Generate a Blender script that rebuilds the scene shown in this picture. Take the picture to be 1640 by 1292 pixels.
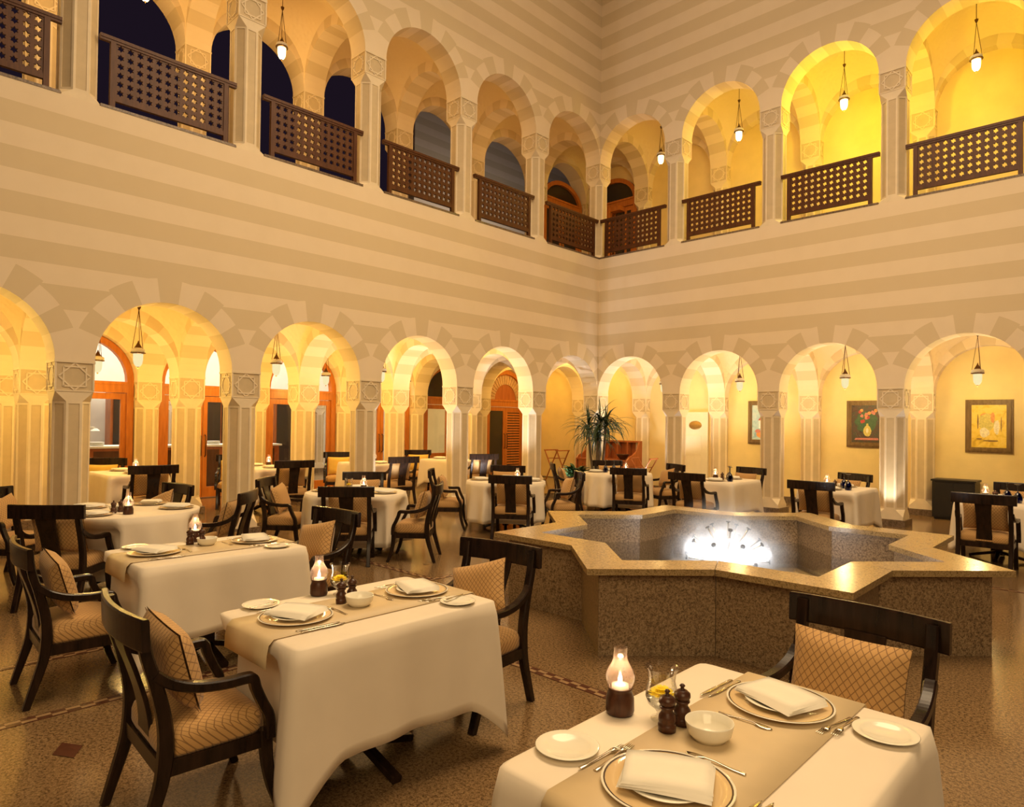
import bpy, math, random
from mathutils import Vector, Matrix
random.seed(7)
S_ = bpy.context.scene
for o in list(bpy.data.objects): bpy.data.objects.remove(o)
COL = S_.collection
PI = math.pi
R_ = math.radians

# ------------------------------------------------------------------ camera, world, light
W, H = 1640, 1292
F, PPX, PPY = 1073.1, 822.08, 662.82
yaw, pitch, roll = .7648, .0128, .0129
cam = bpy.data.cameras.new('camera'); co = bpy.data.objects.new('camera', cam); COL.objects.link(co)
fw = Vector((-math.sin(yaw)*math.cos(pitch), math.cos(yaw)*math.cos(pitch), math.sin(pitch)))
rt = Vector((math.cos(yaw), math.sin(yaw), 0)); up = rt.cross(fw)
r2 = math.cos(roll)*rt + math.sin(roll)*up; u2 = -math.sin(roll)*rt + math.cos(roll)*up
m = Matrix((r2, u2, -fw)).transposed().to_4x4(); m.translation = Vector((9.372, -12.587, 1.670))
co.matrix_world = m
cam.sensor_fit = 'HORIZONTAL'; cam.sensor_width = 36; cam.lens = 36*F/W
cam.shift_x = (W/2-PPX)/W; cam.shift_y = (PPY-H/2)/W
cam.clip_start = .05; cam.clip_end = 200
S_.camera = co
S_.view_settings.view_transform = 'Standard'; S_.view_settings.look = 'None'
S_.view_settings.gamma = 1; S_.view_settings.use_curve_mapping = False
S_.view_settings.exposure = 0.0
wd = bpy.data.worlds.new('night'); S_.world = wd; wd.use_nodes = True
wd.node_tree.nodes['Background'].inputs[0].default_value = (.010, .006, .012, 1)
wd.node_tree.nodes['Background'].inputs[1].default_value = 1.0

def light(name, kind, loc, power, color, size=.1, rot=None, spot=None, sizey=None, blend=.6):
    l = bpy.data.lights.new(name, kind); l.energy = power; l.color = color
    if kind == 'AREA':
        l.size = size
        if sizey: l.shape = 'RECTANGLE'; l.size_y = sizey
    else: l.shadow_soft_size = size
    if kind == 'SPOT': l.spot_size = spot; l.spot_blend = blend
    o = bpy.data.objects.new(name, l); o.location = loc
    if rot: o.rotation_euler = rot
    COL.objects.link(o); return o
WARM = (1.0, .70, .36); YEL = (1.0, .64, .15); AMB = (1.0, .55, .16); WHT = (.93, .94, 1.0)
# courtyard: unseen area lights added overhead and behind the camera as warm fill
light('court_fill', 'AREA', (6.3, -6.3, 12.6), 420, (1.0, .73, .45), 9, None, None, 9)
light('court_fill_low', 'AREA', (7.0, -7.2, 9.3), 640, (1.0, .72, .42), 5, None, None, 5)
light('hall_fill', 'AREA', (12.6, -15.6, 6.0), 430, (1.0, .71, .38), 5, (R_(72), 0, R_(42)), None, 5)
# cool uplights at the feet of the piers near the corner
for i, (x, y, pw, rx, ry) in enumerate([(-.22, -1.28, 150, 0, 0), (.95, .22, 130, 0, 0), (-.16, -3.3, 210, 0, 0), (2.9, .9, 85, 0, 0), (-.16, -5.45, 130, 0, 0), (4.9, .9, 48, 0, 0), (7.2, .8, 40, 0, 0), (.95, 1.2, 90, 0, 0)]):
    light('floor_uplight', 'SPOT', (x, y, .16), pw, WHT, .05, (PI, 0, 0), R_(105), None, .5)
light('pier_uplight', 'SPOT', (6.12, -.46, .03), 60, (1, .93, .82), .03, (R_(180-22), 0, 0), R_(60), None, .6)

# ------------------------------------------------------------------ node helpers / materials
class X:
    """wraps a node socket (or number) so shader maths can be written as python"""
    def __init__(s, nt, v): s.nt = nt; s.v = v
    def op(s, o, *a):
        n = s.nt.nodes.new('ShaderNodeMath'); n.operation = o
        for i, q in enumerate((s,)+a):
            q = q.v if isinstance(q, X) else q
            if isinstance(q, (int, float)): n.inputs[i].default_value = q
            else: s.nt.links.new(q, n.inputs[i])
        return X(s.nt, n.outputs[0])
    def __add__(s, o): return s.op('ADD', o)
    def __sub__(s, o): return s.op('SUBTRACT', o)
    def __mul__(s, o): return s.op('MULTIPLY', o)
    def __truediv__(s, o): return s.op('DIVIDE', o)
    def gt(s, o): return s.op('GREATER_THAN', o)
    def lt(s, o): return s.op('LESS_THAN', o)
    def fract(s): return s.op('FRACT')
    def abs(s): return s.op('ABSOLUTE')
    def mix(s, a, b): return s*b + (X(s.nt, 1.0).op('SUBTRACT', s))*a     # s ? b : a
def newmat(name):
    m = bpy.data.materials.new(name); m.use_nodes = True
    return m, m.node_tree, m.node_tree.nodes['Principled BSDF']
def setp(b, **k):
    for n, v in k.items():
        n = {'rough':'Roughness','metal':'Metallic','spec':'Specular IOR Level','trans':'Transmission Weight','ior':'IOR','alpha':'Alpha','emit':'Emission Strength','coat':'Coat Weight','sheen':'Sheen Weight'}.get(n, n)
        b.inputs[n].default_value = v
def col4(c): return (c[0], c[1], c[2], 1)
def noise(nt, scale, detail=3, coords='Object', rough=.55, vec=None):
    n = nt.nodes.new('ShaderNodeTexNoise'); n.inputs['Scale'].default_value = scale; n.inputs['Detail'].default_value = detail; n.inputs['Roughness'].default_value = rough
    if coords == 'World':
        g = nt.nodes.new('ShaderNodeNewGeometry'); nt.links.new(g.outputs['Position'], n.inputs['Vector'])
    else:
        t = nt.nodes.new('ShaderNodeTexCoord'); nt.links.new(t.outputs[coords], n.inputs['Vector'])
    return n
def ramp(nt, sock, stops, interp='LINEAR'):
    r = nt.nodes.new('ShaderNodeValToRGB'); r.color_ramp.interpolation = interp
    while len(r.color_ramp.elements) < len(stops): r.color_ramp.elements.new(.5)
    for e, (p, c) in zip(r.color_ramp.elements, stops): e.position = p; e.color = col4(c)
    nt.links.new(sock, r.inputs[0]); return r.outputs[0]
def mixc(nt, fac, a, b):
    n = nt.nodes.new('ShaderNodeMix'); n.data_type = 'RGBA'
    for idx, q in ((0, fac), (6, a), (7, b)):
        q = q.v if isinstance(q, X) else q
        if isinstance(q, (int, float)): n.inputs[idx].default_value = q
        elif isinstance(q, tuple): n.inputs[idx].default_value = col4(q)
        else: nt.links.new(q, n.inputs[idx])
    return n.outputs[2]
def bump(nt, b, sock, strength=.2, dist=.01):
    n = nt.nodes.new('ShaderNodeBump'); n.inputs['Strength'].default_value = strength; n.inputs['Distance'].default_value = dist
    nt.links.new(sock, n.inputs['Height']); nt.links.new(n.outputs[0], b.inputs['Normal'])
def plain(name, c, rough=.6, var=.06, scale=6, bmp=0, **k):
    m, nt, b = newmat(name); setp(b, rough=rough, **k)
    n = noise(nt, scale)
    lo = tuple(max(0, q*(1-var)) for q in c); hi = tuple(min(1, q*(1+var)) for q in c)
    nt.links.new(ramp(nt, n.outputs['Fac'], [(.3, lo), (.7, hi)]), b.inputs['Base Color'])
    if bmp: bump(nt, b, n.outputs['Fac'], bmp, .004)
    return m

B, WC, D0L, D0R, DL, DR = 2.1, .413, 2.033, 1.927, 1.99, 2.05
HC = WC/2
ZS, RA, LV = 2.34, .8435, 5.42
YL = [HC, -D0L] + [-D0L-B*i for i in range(1, 7)]             # pier centres along the left wall
XR = [-HC, D0R] + [D0R+B*i for i in range(1, 5)]              # pier centres along the right wall
XL = [-HC, -HC-DL, -HC-2*DL]                                  # rows of the left gallery
YB = HC+DR                                                    # back row of the right gallery
LIGHT, DARK = (.82, .68, .49), (.70, .565, .365)

def stripe_mat(name, axis, sgn, s0, b, bc):
    m, nt, bs = newmat(name); setp(bs, rough=.62, spec=.3)
    g = nt.nodes.new('ShaderNodeNewGeometry'); sp = nt.nodes.new('ShaderNodeSeparateXYZ'); nt.links.new(g.outputs['Position'], sp.inputs[0])
    s = X(nt, sp.outputs[axis]); z = X(nt, sp.outputs[2])
    d = (s - s0)*sgn
    neg = d.lt(0.0)
    span = neg.mix(b, bc) if bc else X(nt, b)*1.0
    t = neg.mix((d/b).fract(), d/bc+1.0) if bc else (d/b).fract()
    u = (t-.5)*span; h = span*.5-HC
    un = u/h*RA
    zz = z - z.gt(5.47)*LV
    v = zz-ZS
    r = (un*un+v*v).op('SQRT'); ang = un.abs().op('ARCTAN2', v)
    k = ang*(180/PI/15.25)
    rout = k.gt(2.5).mix(1.37, 1.30)*RA
    ring = (rout-r).gt(0.0)*k.lt(4.5)
    ringl = r.lt(RA*1.30)*v.gt(-.3)
    kd = ((k+.5)*.5).fract().lt(.5)
    band = zz.gt(3.41).mix(zz.gt(2.945)*zz.lt(3.228), ((zz-3.465)/.5115).fract().lt(.5))
    up_ = r.lt(RA*1.42)*k.lt(.5)
    dk = ring.mix(ringl.mix(band, 0.0), kd)
    dk = up_.op('MAXIMUM', dk)
    n = noise(nt, 3.0, 4, 'World'); nf = X(nt, n.outputs['Fac'])
    c = mixc(nt, dk, LIGHT, DARK)
    c = mixc(nt, (nf-.4)*.35, c, (.60, .46, .27))
    nt.links.new(c, bs.inputs['Base Color'])
    n2 = noise(nt, 60, 3, 'World'); bump(nt, bs, n2.outputs['Fac'], .06, .004)
    return m
M = {}
M['wl'] = stripe_mat('striped_plaster_left', 1, -1, -D0L, B, D0L+HC)
M['wr'] = stripe_mat('striped_plaster_right', 0, 1, D0R, B, D0R+HC)
M['tl'] = stripe_mat('striped_plaster_left_ribs', 0, -1, -HC, DL, None)
M['tr'] = stripe_mat('striped_plaster_right_ribs', 1, 1, HC, DR, None)
M['cream'] = plain('cream_plaster', (.80, .67, .47), .6, .05)
M['tan'] = plain('tan_plaster', (.62, .49, .30), .62, .06)
M['yel'] = plain('yellow_plaster', (.84, .66, .31), .6, .05, 2.5)
M['white'] = plain('white_plaster', (.82, .80, .74), .6, .03)
def vault_mat():
    m, nt, b = newmat('textured_vault_plaster'); setp(b, rough=.45)
    v = nt.nodes.new('ShaderNodeTexVoronoi'); v.inputs['Scale'].default_value = 16; v.feature = 'SMOOTH_F1'
    t = nt.nodes.new('ShaderNodeTexCoord'); nt.links.new(t.outputs['Object'], v.inputs['Vector'])
    b.inputs['Base Color'].default_value = (.80, .64, .40, 1)
    bump(nt, b, v.outputs['Distance'], .5, .02); return m
M['vault'] = vault_mat()
def granite(name, base, rough, spark, scale=90):
    m, nt, b = newmat(name); setp(b, rough=rough)
    n = noise(nt, scale, 2, 'Object', .6); n2 = noise(nt, scale*.45, 2, 'Object', .6); n3 = noise(nt, 1.2, 3, 'Object')
    dk = tuple(q*.18 for q in base); md = tuple(q*.62 for q in base)
    c = ramp(nt, n.outputs['Fac'], [(.36, dk), (.44, md), (.55, base), (.68, spark)])
    c2 = ramp(nt, n2.outputs['Fac'], [(.38, dk), (.47, base), (.62, spark)])
    c = mixc(nt, .45, c, c2)
    c = mixc(nt, (X(nt, n3.outputs['Fac'])-.35)*.8, c, md)
    nt.links.new(c, b.inputs['Base Color']); return m
M['floor'] = granite('polished_terrazzo', (.205, .122, .055), .15, (.36, .235, .115), 130)
M['granite'] = granite('speckled_granite', (.30, .195, .10), .32, (.52, .38, .22), 120)
M['rim'] = granite('polished_gold_granite', (.44, .30, .13), .2, (.54, .39, .19), 160)
M['plinth'] = granite('dark_granite', (.20, .135, .085), .3, (.30, .21, .14), 80)
def wood(name, c1, c2, rough=.35, scale=3):
    m, nt, b = newmat(name); setp(b, rough=rough, spec=.32)
    t = nt.nodes.new('ShaderNodeTexCoord'); mp = nt.nodes.new('ShaderNodeMapping'); mp.inputs['Scale'].default_value = (scale*6, scale*6, scale)
    nt.links.new(t.outputs['Object'], mp.inputs[0])
    n = nt.nodes.new('ShaderNodeTexNoise'); n.inputs['Scale'].default_value = 1.6; n.inputs['Detail'].default_value = 5; nt.links.new(mp.outputs[0], n.inputs['Vector'])
    nt.links.new(ramp(nt, n.outputs['Fac'], [(.3, c1), (.7, c2)]), b.inputs['Base Color']); return m
M['ebony'] = wood('dark_polished_wood', (.010, .006, .004), (.030, .015, .009), .26)
M['lattice'] = wood('carved_brown_wood', (.070, .022, .007), (.120, .042, .013), .42)
M['door'] = wood('orange_varnished_wood', (.42, .13, .022), (.56, .19, .035), .35, 2)
M['red'] = wood('red_brown_wood', (.30, .085, .025), (.42, .13, .04), .3, 2)
M['brown'] = wood('turned_brown_wood', (.045, .018, .010), (.09, .036, .018), .3, 8)
def diamond(name, flat):
    m, nt, b = newmat(name); setp(b, rough=.8, sheen=.15)
    t = nt.nodes.new('ShaderNodeTexCoord'); sp = nt.nodes.new('ShaderNodeSeparateXYZ'); nt.links.new(t.outputs['Object'], sp.inputs[0])
    x = X(nt, sp.outputs[0]); y = X(nt, sp.outputs[2])*1.0 if flat else X(nt, sp.outputs[1]) + X(nt, sp.outputs[2])
    k_ = 1.0 if flat else 1.25
    a = ((x*(32.0*k_))+(y*(25.0*k_))).fract(); c = ((x*(32.0*k_))-(y*(25.0*k_))).fract()
    l = ((a-.5).abs().lt(.075)).op('MAXIMUM', (c-.5).abs().lt(.075))
    n = noise(nt, 90, 2)
    cc = mixc(nt, l*.78, (.58, .335, .115), (.17, .075, .022))
    cc = mixc(nt, X(nt, n.outputs['Fac'])*.25, cc, (.40, .24, .10))
    nt.links.new(cc, b.inputs['Base Color']); return m
M['fabric'] = diamond('diamond_weave_fabric', False); M['fabricp'] = diamond('diamond_weave_pillow_fabric', True)
M['gold'] = plain('yellow_cushion_fabric', (.72, .47, .10), .8, .08)
M['cloth'] = plain('white_tablecloth_linen', (.78, .68, .53), .7, .04, 3, 0, sheen=.1)
M['runner'] = plain('beige_satin_runner', (.62, .48, .28), .5, .05, 5)
M['napkin'] = plain('cream_napkin_linen', (.84, .78, .64), .8, .03, 10)
M['china'] = plain('cream_china', (.84, .79, .64), .12, .02)
M['chinad'] = plain('gold_china', (.66, .48, .25), .15, .03)
M['band'] = plain('dark_rim_line', (.05, .025, .015), .3, .02)
M['steel'] = plain('silver_cutlery', (.72, .66, .55), .18, .03, 6, 0, metal=1.0)
M['brass'] = plain('aged_brass', (.13, .065, .028), .4, .1, 20, 0, metal=.85)
M['wax'] = plain('candle_wax', (.9, .82, .7), .5, .02)
M['iron'] = plain('black_paint', (.012, .010, .009), .45, .1)
M['bronze'] = plain('bronze_oval_plate', (.42, .24, .06), .35, .1, 12, 0, metal=.6)
M['pale'] = plain('pale_cream_door_paint', (.86, .76, .55), .4, .03)
M['yflower'] = plain('yellow_petal', (.92, .72, .02), .6, .08, 30)
M['leaf'] = plain('dark_green_leaf', (.035, .062, .022), .45, .3, 8)
M['leaf2'] = plain('green_leaf', (.03, .075, .02), .45, .35, 12)
M['trunk'] = plain('grey_brown_bark', (.16, .11, .07), .8, .2, 20)
M['inlay'] = plain('red_stone_inlay', (.085, .030, .016), .25, .2, 30)
M['inlay2'] = plain('cream_stone_inlay', (.30, .19, .095), .25, .15, 30)
M['wing'] = stripe_mat('striped_plaster_outer_wing', 1, -1, -D0L, B, None)
def emis(name, c, s):
    m = bpy.data.materials.new(name); m.use_nodes = True; nt = m.node_tree; nt.nodes.clear()
    o = nt.nodes.new('ShaderNodeOutputMaterial'); e = nt.nodes.new('ShaderNodeEmission'); e.inputs[0].default_value = col4(c); e.inputs[1].default_value = s
    nt.links.new(e.outputs[0], o.inputs[0]); return m
M['flame'] = emis('candle_flame', (1, .85, .55), 30)
M['bulb'] = emis('frosted_lit_glass', (1, .86, .46), .95)
M['bulbu'] = emis('frosted_bright_glass', (1, .86, .40), 6.0)
def glass(name, c=(1, 1, 1), rough=.0, thin=.75, gloss=.22):
    """thin clear glass: mostly straight-through, with fresnel reflections"""
    m = bpy.data.materials.new(name); m.use_nodes = True; nt = m.node_tree; nt.nodes.clear()
    o = nt.nodes.new('ShaderNodeOutputMaterial'); t = nt.nodes.new('ShaderNodeBsdfTransparent'); t.inputs[0].default_value = col4(c)
    g = nt.nodes.new('ShaderNodeBsdfGlossy'); g.inputs['Roughness'].default_value = rough+.02
    lw = nt.nodes.new('ShaderNodeLayerWeight'); lw.inputs[0].default_value = gloss
    mx = nt.nodes.new('ShaderNodeMixShader'); nt.links.new(lw.outputs['Facing'], mx.inputs[0]); nt.links.new(t.outputs[0], mx.inputs[1]); nt.links.new(g.outputs[0], mx.inputs[2])
    nt.links.new(mx.outputs[0], o.inputs[0]); return m
def chimney():
    m = glass('lamp_chimney_glass', (.98, .95, .94), 0, .7, .40); nt = m.node_tree; o = nt.nodes['Material Output']; src = o.inputs[0].links[0].from_socket
    d = nt.nodes.new('ShaderNodeBsdfTranslucent'); d.inputs[0].default_value = (1, .72, .62, 1); mx = nt.nodes.new('ShaderNodeMixShader'); mx.inputs[0].default_value = .09
    nt.links.new(src, mx.inputs[1]); nt.links.new(d.outputs[0], mx.inputs[2]); nt.links.new(mx.outputs[0], o.inputs[0]); return m
M['chim'] = chimney()
M['glass'] = glass('clear_glass', (.97, .97, .95), 0, .75, .34)
M['pane'] = glass('window_glass', (.93, .94, .92), 0, .9, .12)
M['blue'] = glass('cobalt_blue_glass', (.01, .03, .26), 0, .5, .3)
M['water'] = glass('water', (.80, .82, .80), .03, .6, .35)

# ------------------------------------------------------------------ mesh builder
class MB:
    def __init__(s): s.v = []; s.f = []; s.m = []; s.sm = []
    def vert(s, p): s.v.append(tuple(p)); return len(s.v)-1
    def poly(s, pts, m=0, smooth=False):
        s.f.append([s.vert(p) for p in pts]); s.m.append(m); s.sm.append(smooth)
    def face(s, idx, m=0, smooth=True): s.f.append(list(idx)); s.m.append(m); s.sm.append(smooth)
    def box(s, x0, x1, y0, y1, z0, z1, m=0):
        p = [(x, y, z) for z in (z0, z1) for y in (y0, y1) for x in (x0, x1)]
        for q in ((0, 2, 3, 1), (4, 5, 7, 6), (0, 1, 5, 4), (2, 6, 7, 3), (0, 4, 6, 2), (1, 3, 7, 5)): s.poly([p[i] for i in q], m)
    def obox(s, c, ax, ay, az, m=0):
        c, ax, ay, az = map(Vector, (c, ax, ay, az))
        p = [c+ax*i+ay*j+az*k for k in (-1, 1) for j in (-1, 1) for i in (-1, 1)]
        for q in ((0, 2, 3, 1), (4, 5, 7, 6), (0, 1, 5, 4), (2, 6, 7, 3), (0, 4, 6, 2), (1, 3, 7, 5)): s.poly([p[i] for i in q], m)
    def rings(s, rings, m=0, smooth=True, closed=True, cap0=False, cap1=False):
        ids = [[s.vert(p) for p in r] for r in rings]
        n = len(ids[0])
        for a, b in zip(ids, ids[1:]):
            for i in range(n if closed else n-1):
                j = (i+1) % n; s.face((a[i], a[j], b[j], b[i]), m, smooth)
        if cap0: s.face(ids[0][::-1], m, False)
        if cap1: s.face(ids[-1], m, False)
        return ids
    def lathe(s, prof, n=24, m=0, c=(0, 0, 0), smooth=True, cap0=False, cap1=False):
        s.rings([[(c[0]+r*math.cos(2*PI*i/n), c[1]+r*math.sin(2*PI*i/n), c[2]+z) for i in range(n)] for r, z in prof], m, smooth, True, cap0, cap1)
    def sweep(s, pts, wid, thk, side, m=0, smooth=True):
        """rectangular bar along pts; wid across 'side', thk across the other direction"""
        pts = [Vector(p) for p in pts]; n = len(pts); rr = []
        for i, p in enumerate(pts):
            t = (pts[min(i+1, n-1)]-pts[max(i-1, 0)]).normalized()
            sd = Vector(side[i] if isinstance(side, list) else side); sd = (sd - t*sd.dot(t)).normalized(); nn = t.cross(sd)
            w = (wid[i] if isinstance(wid, list) else wid)/2; h = (thk[i] if isinstance(thk, list) else thk)/2; e = min(w, h)*.3
            q = [(-w+e, -h), (w-e, -h), (w, -h+e), (w, h-e), (w-e, h), (-w+e, h), (-w, h-e), (-w, -h+e)]
            rr.append([p+sd*a+nn*b for a, b in q])
        s.rings(rr, m, False, True, True, True)
    def tube(s, pts, r, n=6, m=0, caps=True):
        pts = [Vector(p) for p in pts]; N = len(pts); rr = []; ref = None
        for i, p in enumerate(pts):
            t = (pts[min(i+1, N-1)]-pts[max(i-1, 0)]).normalized()
            if ref is None or abs(ref.dot(t)) > .95: ref = Vector((0, 0, 1)) if abs(t.z) < .9 else Vector((1, 0, 0))
            a = (ref-t*ref.dot(t)).normalized(); ref = a; b = t.cross(a); rad = r[i] if isinstance(r, list) else r
            rr.append([p+a*rad*math.cos(2*PI*k/n)+b*rad*math.sin(2*PI*k/n) for k in range(n)])
        s.rings(rr, m, True, True, caps, caps)
    def mesh(s, name, mats):
        me = bpy.data.meshes.new(name); me.from_pydata(s.v, [], s.f)
        for q in (mats if isinstance(mats, (list, tuple)) else [mats]): me.materials.append(M[q] if isinstance(q, str) else q)
        me.polygons.foreach_set('material_index', s.m); me.polygons.foreach_set('use_smooth', s.sm); me.update()
        return me
    def build(s, name, mats, parent=None, loc=None, rot=None): return mk(name, s.mesh(name, mats), parent, loc, rot)
def mk(name, me, parent=None, loc=None, rot=None):
    o = bpy.data.objects.new(name, me); COL.objects.link(o)
    if parent: o.parent = parent
    if loc is not None: o.location = loc
    if rot is not None: o.rotation_euler = rot
    return o
def thing(name, label, cat, loc=(0, 0, 0), rz=0, group=None):
    o = bpy.data.objects.new(name, None); COL.objects.link(o); o.location = loc; o.rotation_euler = (0, 0, rz)
    return tag(o, label, cat, group)
def tag(o, label, cat, group=None):
    o['label'] = label; o['category'] = cat
    if group: o['group'] = group
    return o
def struct(o): o['kind'] = 'structure'; return o
def copytree(o, loc=None, rz=None, parent=None):
    c = o.copy(); COL.objects.link(c)
    if parent: c.parent = parent
    if loc is not None: c.location = loc
    if rz is not None: c.rotation_euler = (0, 0, rz)
    for ch in o.children: copytree(ch, None, None, c)
    return c
def spline(pts, n=6):
    P = [Vector(p) for p in pts]; out = []
    for i in range(len(P)-1):
        a, b, c, d = P[max(i-1, 0)], P[i], P[i+1], P[min(i+2, len(P)-1)]
        for k in range(n):
            t = k/n; out.append(.5*((2*b)+(c-a)*t+(2*a-5*b+4*c-d)*t*t+(3*b-a-3*c+d)*t**3))
    out.append(P[-1]); return out

# ------------------------------------------------------------------ the room
def P3(axis, s, d, z): return (s, d, z) if axis == 0 else (d, s, z)   # s along the arcade, d across it
def arcade(axis, dc, th, cs, zs, ztop, lo_end=None, hi_end=None, seg=26, front_only=False):
    """wall standing on piers at centres cs: round arches between them, solid up to ztop"""
    mb = MB(); cs = sorted(cs); d0, d1 = dc-th/2, dc+th/2
    def fq(s0, z0, s1, z1):
        for d in (d0, d1): mb.poly([P3(axis, s0, d, z0), P3(axis, s1, d, z1), P3(axis, s1, d, ztop), P3(axis, s0, d, ztop)])
    for i, c in enumerate(cs):
        a = c-HC if i else (lo_end if lo_end is not None else c-HC)
        b = c+HC if i < len(cs)-1 else (hi_end if hi_end is not None else c+HC)
        if b-a > 1e-4:
            fq(a, zs, b, zs); mb.poly([P3(axis, a, d0, zs), P3(axis, b, d0, zs), P3(axis, b, d1, zs), P3(axis, a, d1, zs)])
    for a, b in zip(cs, cs[1:]):
        a += HC; b -= HC; mid, h = (a+b)/2, (b-a)/2
        pr = [(mid-h*math.cos(PI*k/seg), zs+RA*math.sin(PI*k/seg)) for k in range(seg+1)]
        for (s0, z0), (s1, z1) in zip(pr, pr[1:]):
            fq(s0, z0, s1, z1)
            mb.poly([P3(axis, s0, d0, z0), P3(axis, s1, d0, z1), P3(axis, s1, d1, z1), P3(axis, s0, d1, z0)], 0, True)
    for s in (cs[0]-HC if lo_end is None else lo_end, cs[-1]+HC if hi_end is None else hi_end):
        mb.poly([P3(axis, s, d0, zs), P3(axis, s, d1, zs), P3(axis, s, d1, ztop), P3(axis, s, d0, ztop)])
    a, b = cs[0]-HC, cs[-1]+HC
    mb.poly([P3(axis, a, d0, ztop), P3(axis, b, d0, ztop), P3(axis, b, d1, ztop), P3(axis, a, d1, ztop)])
    return mb
def merge(a, b):
    k = len(a.v); a.v += b.v; a.f += [[i+k for i in f] for f in b.f]; a.m += b.m; a.sm += b.sm; return a

# pier meshes -------------------------------------------------
def shaft_mesh(z0, z1, f0=.05, f1=.17):
    mb = MB(); w = .2; c = .117
    def ring(z, ch):
        return [(w, -w+ch, z), (w, w-ch, z), (w-ch, w, z), (-w+ch, w, z), (-w, w-ch, z), (-w, -w+ch, z), (-w+ch, -w, z), (w-ch, -w, z)]
    mb.rings([ring(z0, .001), ring(z0+f0, .001), ring(z0+f1, c)], 0, False)
    mb.rings([ring(z1-.12, c), ring(z1, .001)], 0, False)
    a, b = ring(z0+f1, c), ring(z1-.12, c)
    for i in range(8):
        j = (i+1) % 8
        p = [Vector(q) for q in (a[i], a[j], b[j], b[i])]
        ux = (p[1]-p[0]).normalized(); uz = Vector((0, 0, 1)); nn = ux.cross(uz)
        e = .026; q = [p[0]+ux*e+uz*e, p[1]-ux*e+uz*e, p[2]-ux*e-uz*e, p[3]+ux*e-uz*e]; r = [t-nn*.007 for t in q]
        for k in range(4):
            l = (k+1) % 4
            mb.poly([p[k], p[l], q[l], q[k]], 0); mb.poly([q[k], q[l], r[l], r[k]], 0)
        mb.poly(r, 1)
    return mb.mesh('pier_shaft', ['cream', 'tan'])
def capital_mesh(h):
    mb = MB(); w = HC; t = .008
    mb.box(-w+t, w-t, -w+t, w-t, 0, h, 1)
    mb.box(-w-.006, w+.006, -w-.006, w+.006, h-.03, h, 0)
    mb.box(-w, w, -w, w, 0, .016, 0)
    for s in range(4):
        rz = Matrix.Rotation(s*PI/2, 3, 'Z')
        def P(u, v, d): return rz @ Vector((u, -w+t-d, v))
        for sx in (-1, 1): mb.obox(P(sx*(w-.01), h/2, .004), rz @ Vector((.01, 0, 0)), rz @ Vector((0, .005, 0)), Vector((0, 0, h/2-.02)), 0)
        cz = h*.48; rr = .165
        for k in range(2):
            for q in range(4):
                a0 = PI/4*k+q*PI/2; a1 = a0+PI/2
                p0 = P(rr*math.cos(a0), cz+rr*math.sin(a0), .004); p1 = P(rr*math.cos(a1), cz+rr*math.sin(a1), .004)
                mid = (p0+p1)/2; ax = (p1-p0)/2; ay = rz @ Vector((0, .0045+.0012*k, 0)); mb.obox(mid, ax, ay, ax.cross(ay).normalized()*.0085, 0)
    return mb.mesh('capital', ['cream', 'tan'])
def plinth_mesh():
    mb = MB(); w = .235; mb.box(-w, w, -w, w, 0, .12); return mb.mesh('plinth', 'plinth')
CAPH = ZS-1.975+.01
ME_LO, ME_GAL, ME_UP = shaft_mesh(.12, 1.975), shaft_mesh(.2, 1.975), shaft_mesh(0, 1.975)
ME_CAP, ME_PL = capital_mesh(CAPH), plinth_mesh()
def pier(parent, x, y, base, zc):
    """base: floor level, zc: underside of the capital"""
    lo = zc < 4
    o = mk('pier', (ME_LO if base < .05 else ME_GAL) if lo else ME_UPS, parent, (x, y, 0 if lo else LV+.08))
    mk('capital', ME_CAP, o, (0, 0, zc-o.location.z))
    if lo: mk('plinth', ME_PL, o, (0, 0, base))
    return o
ME_UPS = shaft_mesh(0, 1.975-.08, .02, .10)
STEP = .10

# floor --------------------------------------------------------
mb = MB(); mb.box(-.44, 14, -17, HC+DR+.2, -.1, 0); flo = struct(mb.build('floor', 'floor'))
mb = MB(); mb.box(-9.5, -.44, -17, HC+DR+.2, -.1, STEP); struct(mb.build('floor_gallery', 'floor'))
FC = Vector((6.442, -6.595))
def strip(x0, x1, y0, y1):
    """mosaic band: cream border lines with a row of small red and cream stones"""
    mb = MB(); t = .003
    along_x = (x1-x0) > (y1-y0); L = max(x1-x0, y1-y0); w = min(x1-x0, y1-y0)
    def bx(a, b, c, d, m):
        if along_x: mb.box(x0+a, x0+b, y0+c, y0+d, 0, t, m)
        else: mb.box(x0+c, x0+d, y0+a, y0+b, 0, t, m)
    bx(0, L, 0, w*.12, 0); bx(0, L, w*.88, w, 0)
    n = int(L/.07)
    for i in range(n):
        a = i*L/n; bx(a, a+L/n, w*.12, w*.5, i % 2); bx(a, a+L/n, w*.5, w*.88, (i+1) % 2)
    o = mb.build('inlay_band', ['inlay', 'inlay2'], flo); o['kind'] = 'stuff'
q = 2.6
for a in ((FC.x-q, FC.x+q, FC.y-q-.04, FC.y-q+.04), (FC.x-q, FC.x+q, FC.y+q-.04, FC.y+q+.04), (FC.x-q-.04, FC.x-q+.04, FC.y-q, FC.y+q), (FC.x+q-.04, FC.x+q+.04, FC.y-q, FC.y+q),
          (4.86, 4.94, -16, FC.y-q-.05), (3.84, 3.91, -16, FC.y-q-.05), (.6, FC.x-q-.05, -8.07, -7.99), (.6, FC.x-q-.05, -9.23, -9.15)): strip(*a)
for x, y, s in ((5.44, -11.68, .11), (3.1, -8.72, .07), (3.2, -7.6, .06), (7.4, -11.5, .1)):
    mb = MB(); mb.poly([(x-s, y, .003), (x, y-s*.6, .003), (x+s, y, .003), (x, y+s*.6, .003)]); mb.build('diamond_inlay', 'inlay', flo)
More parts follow.
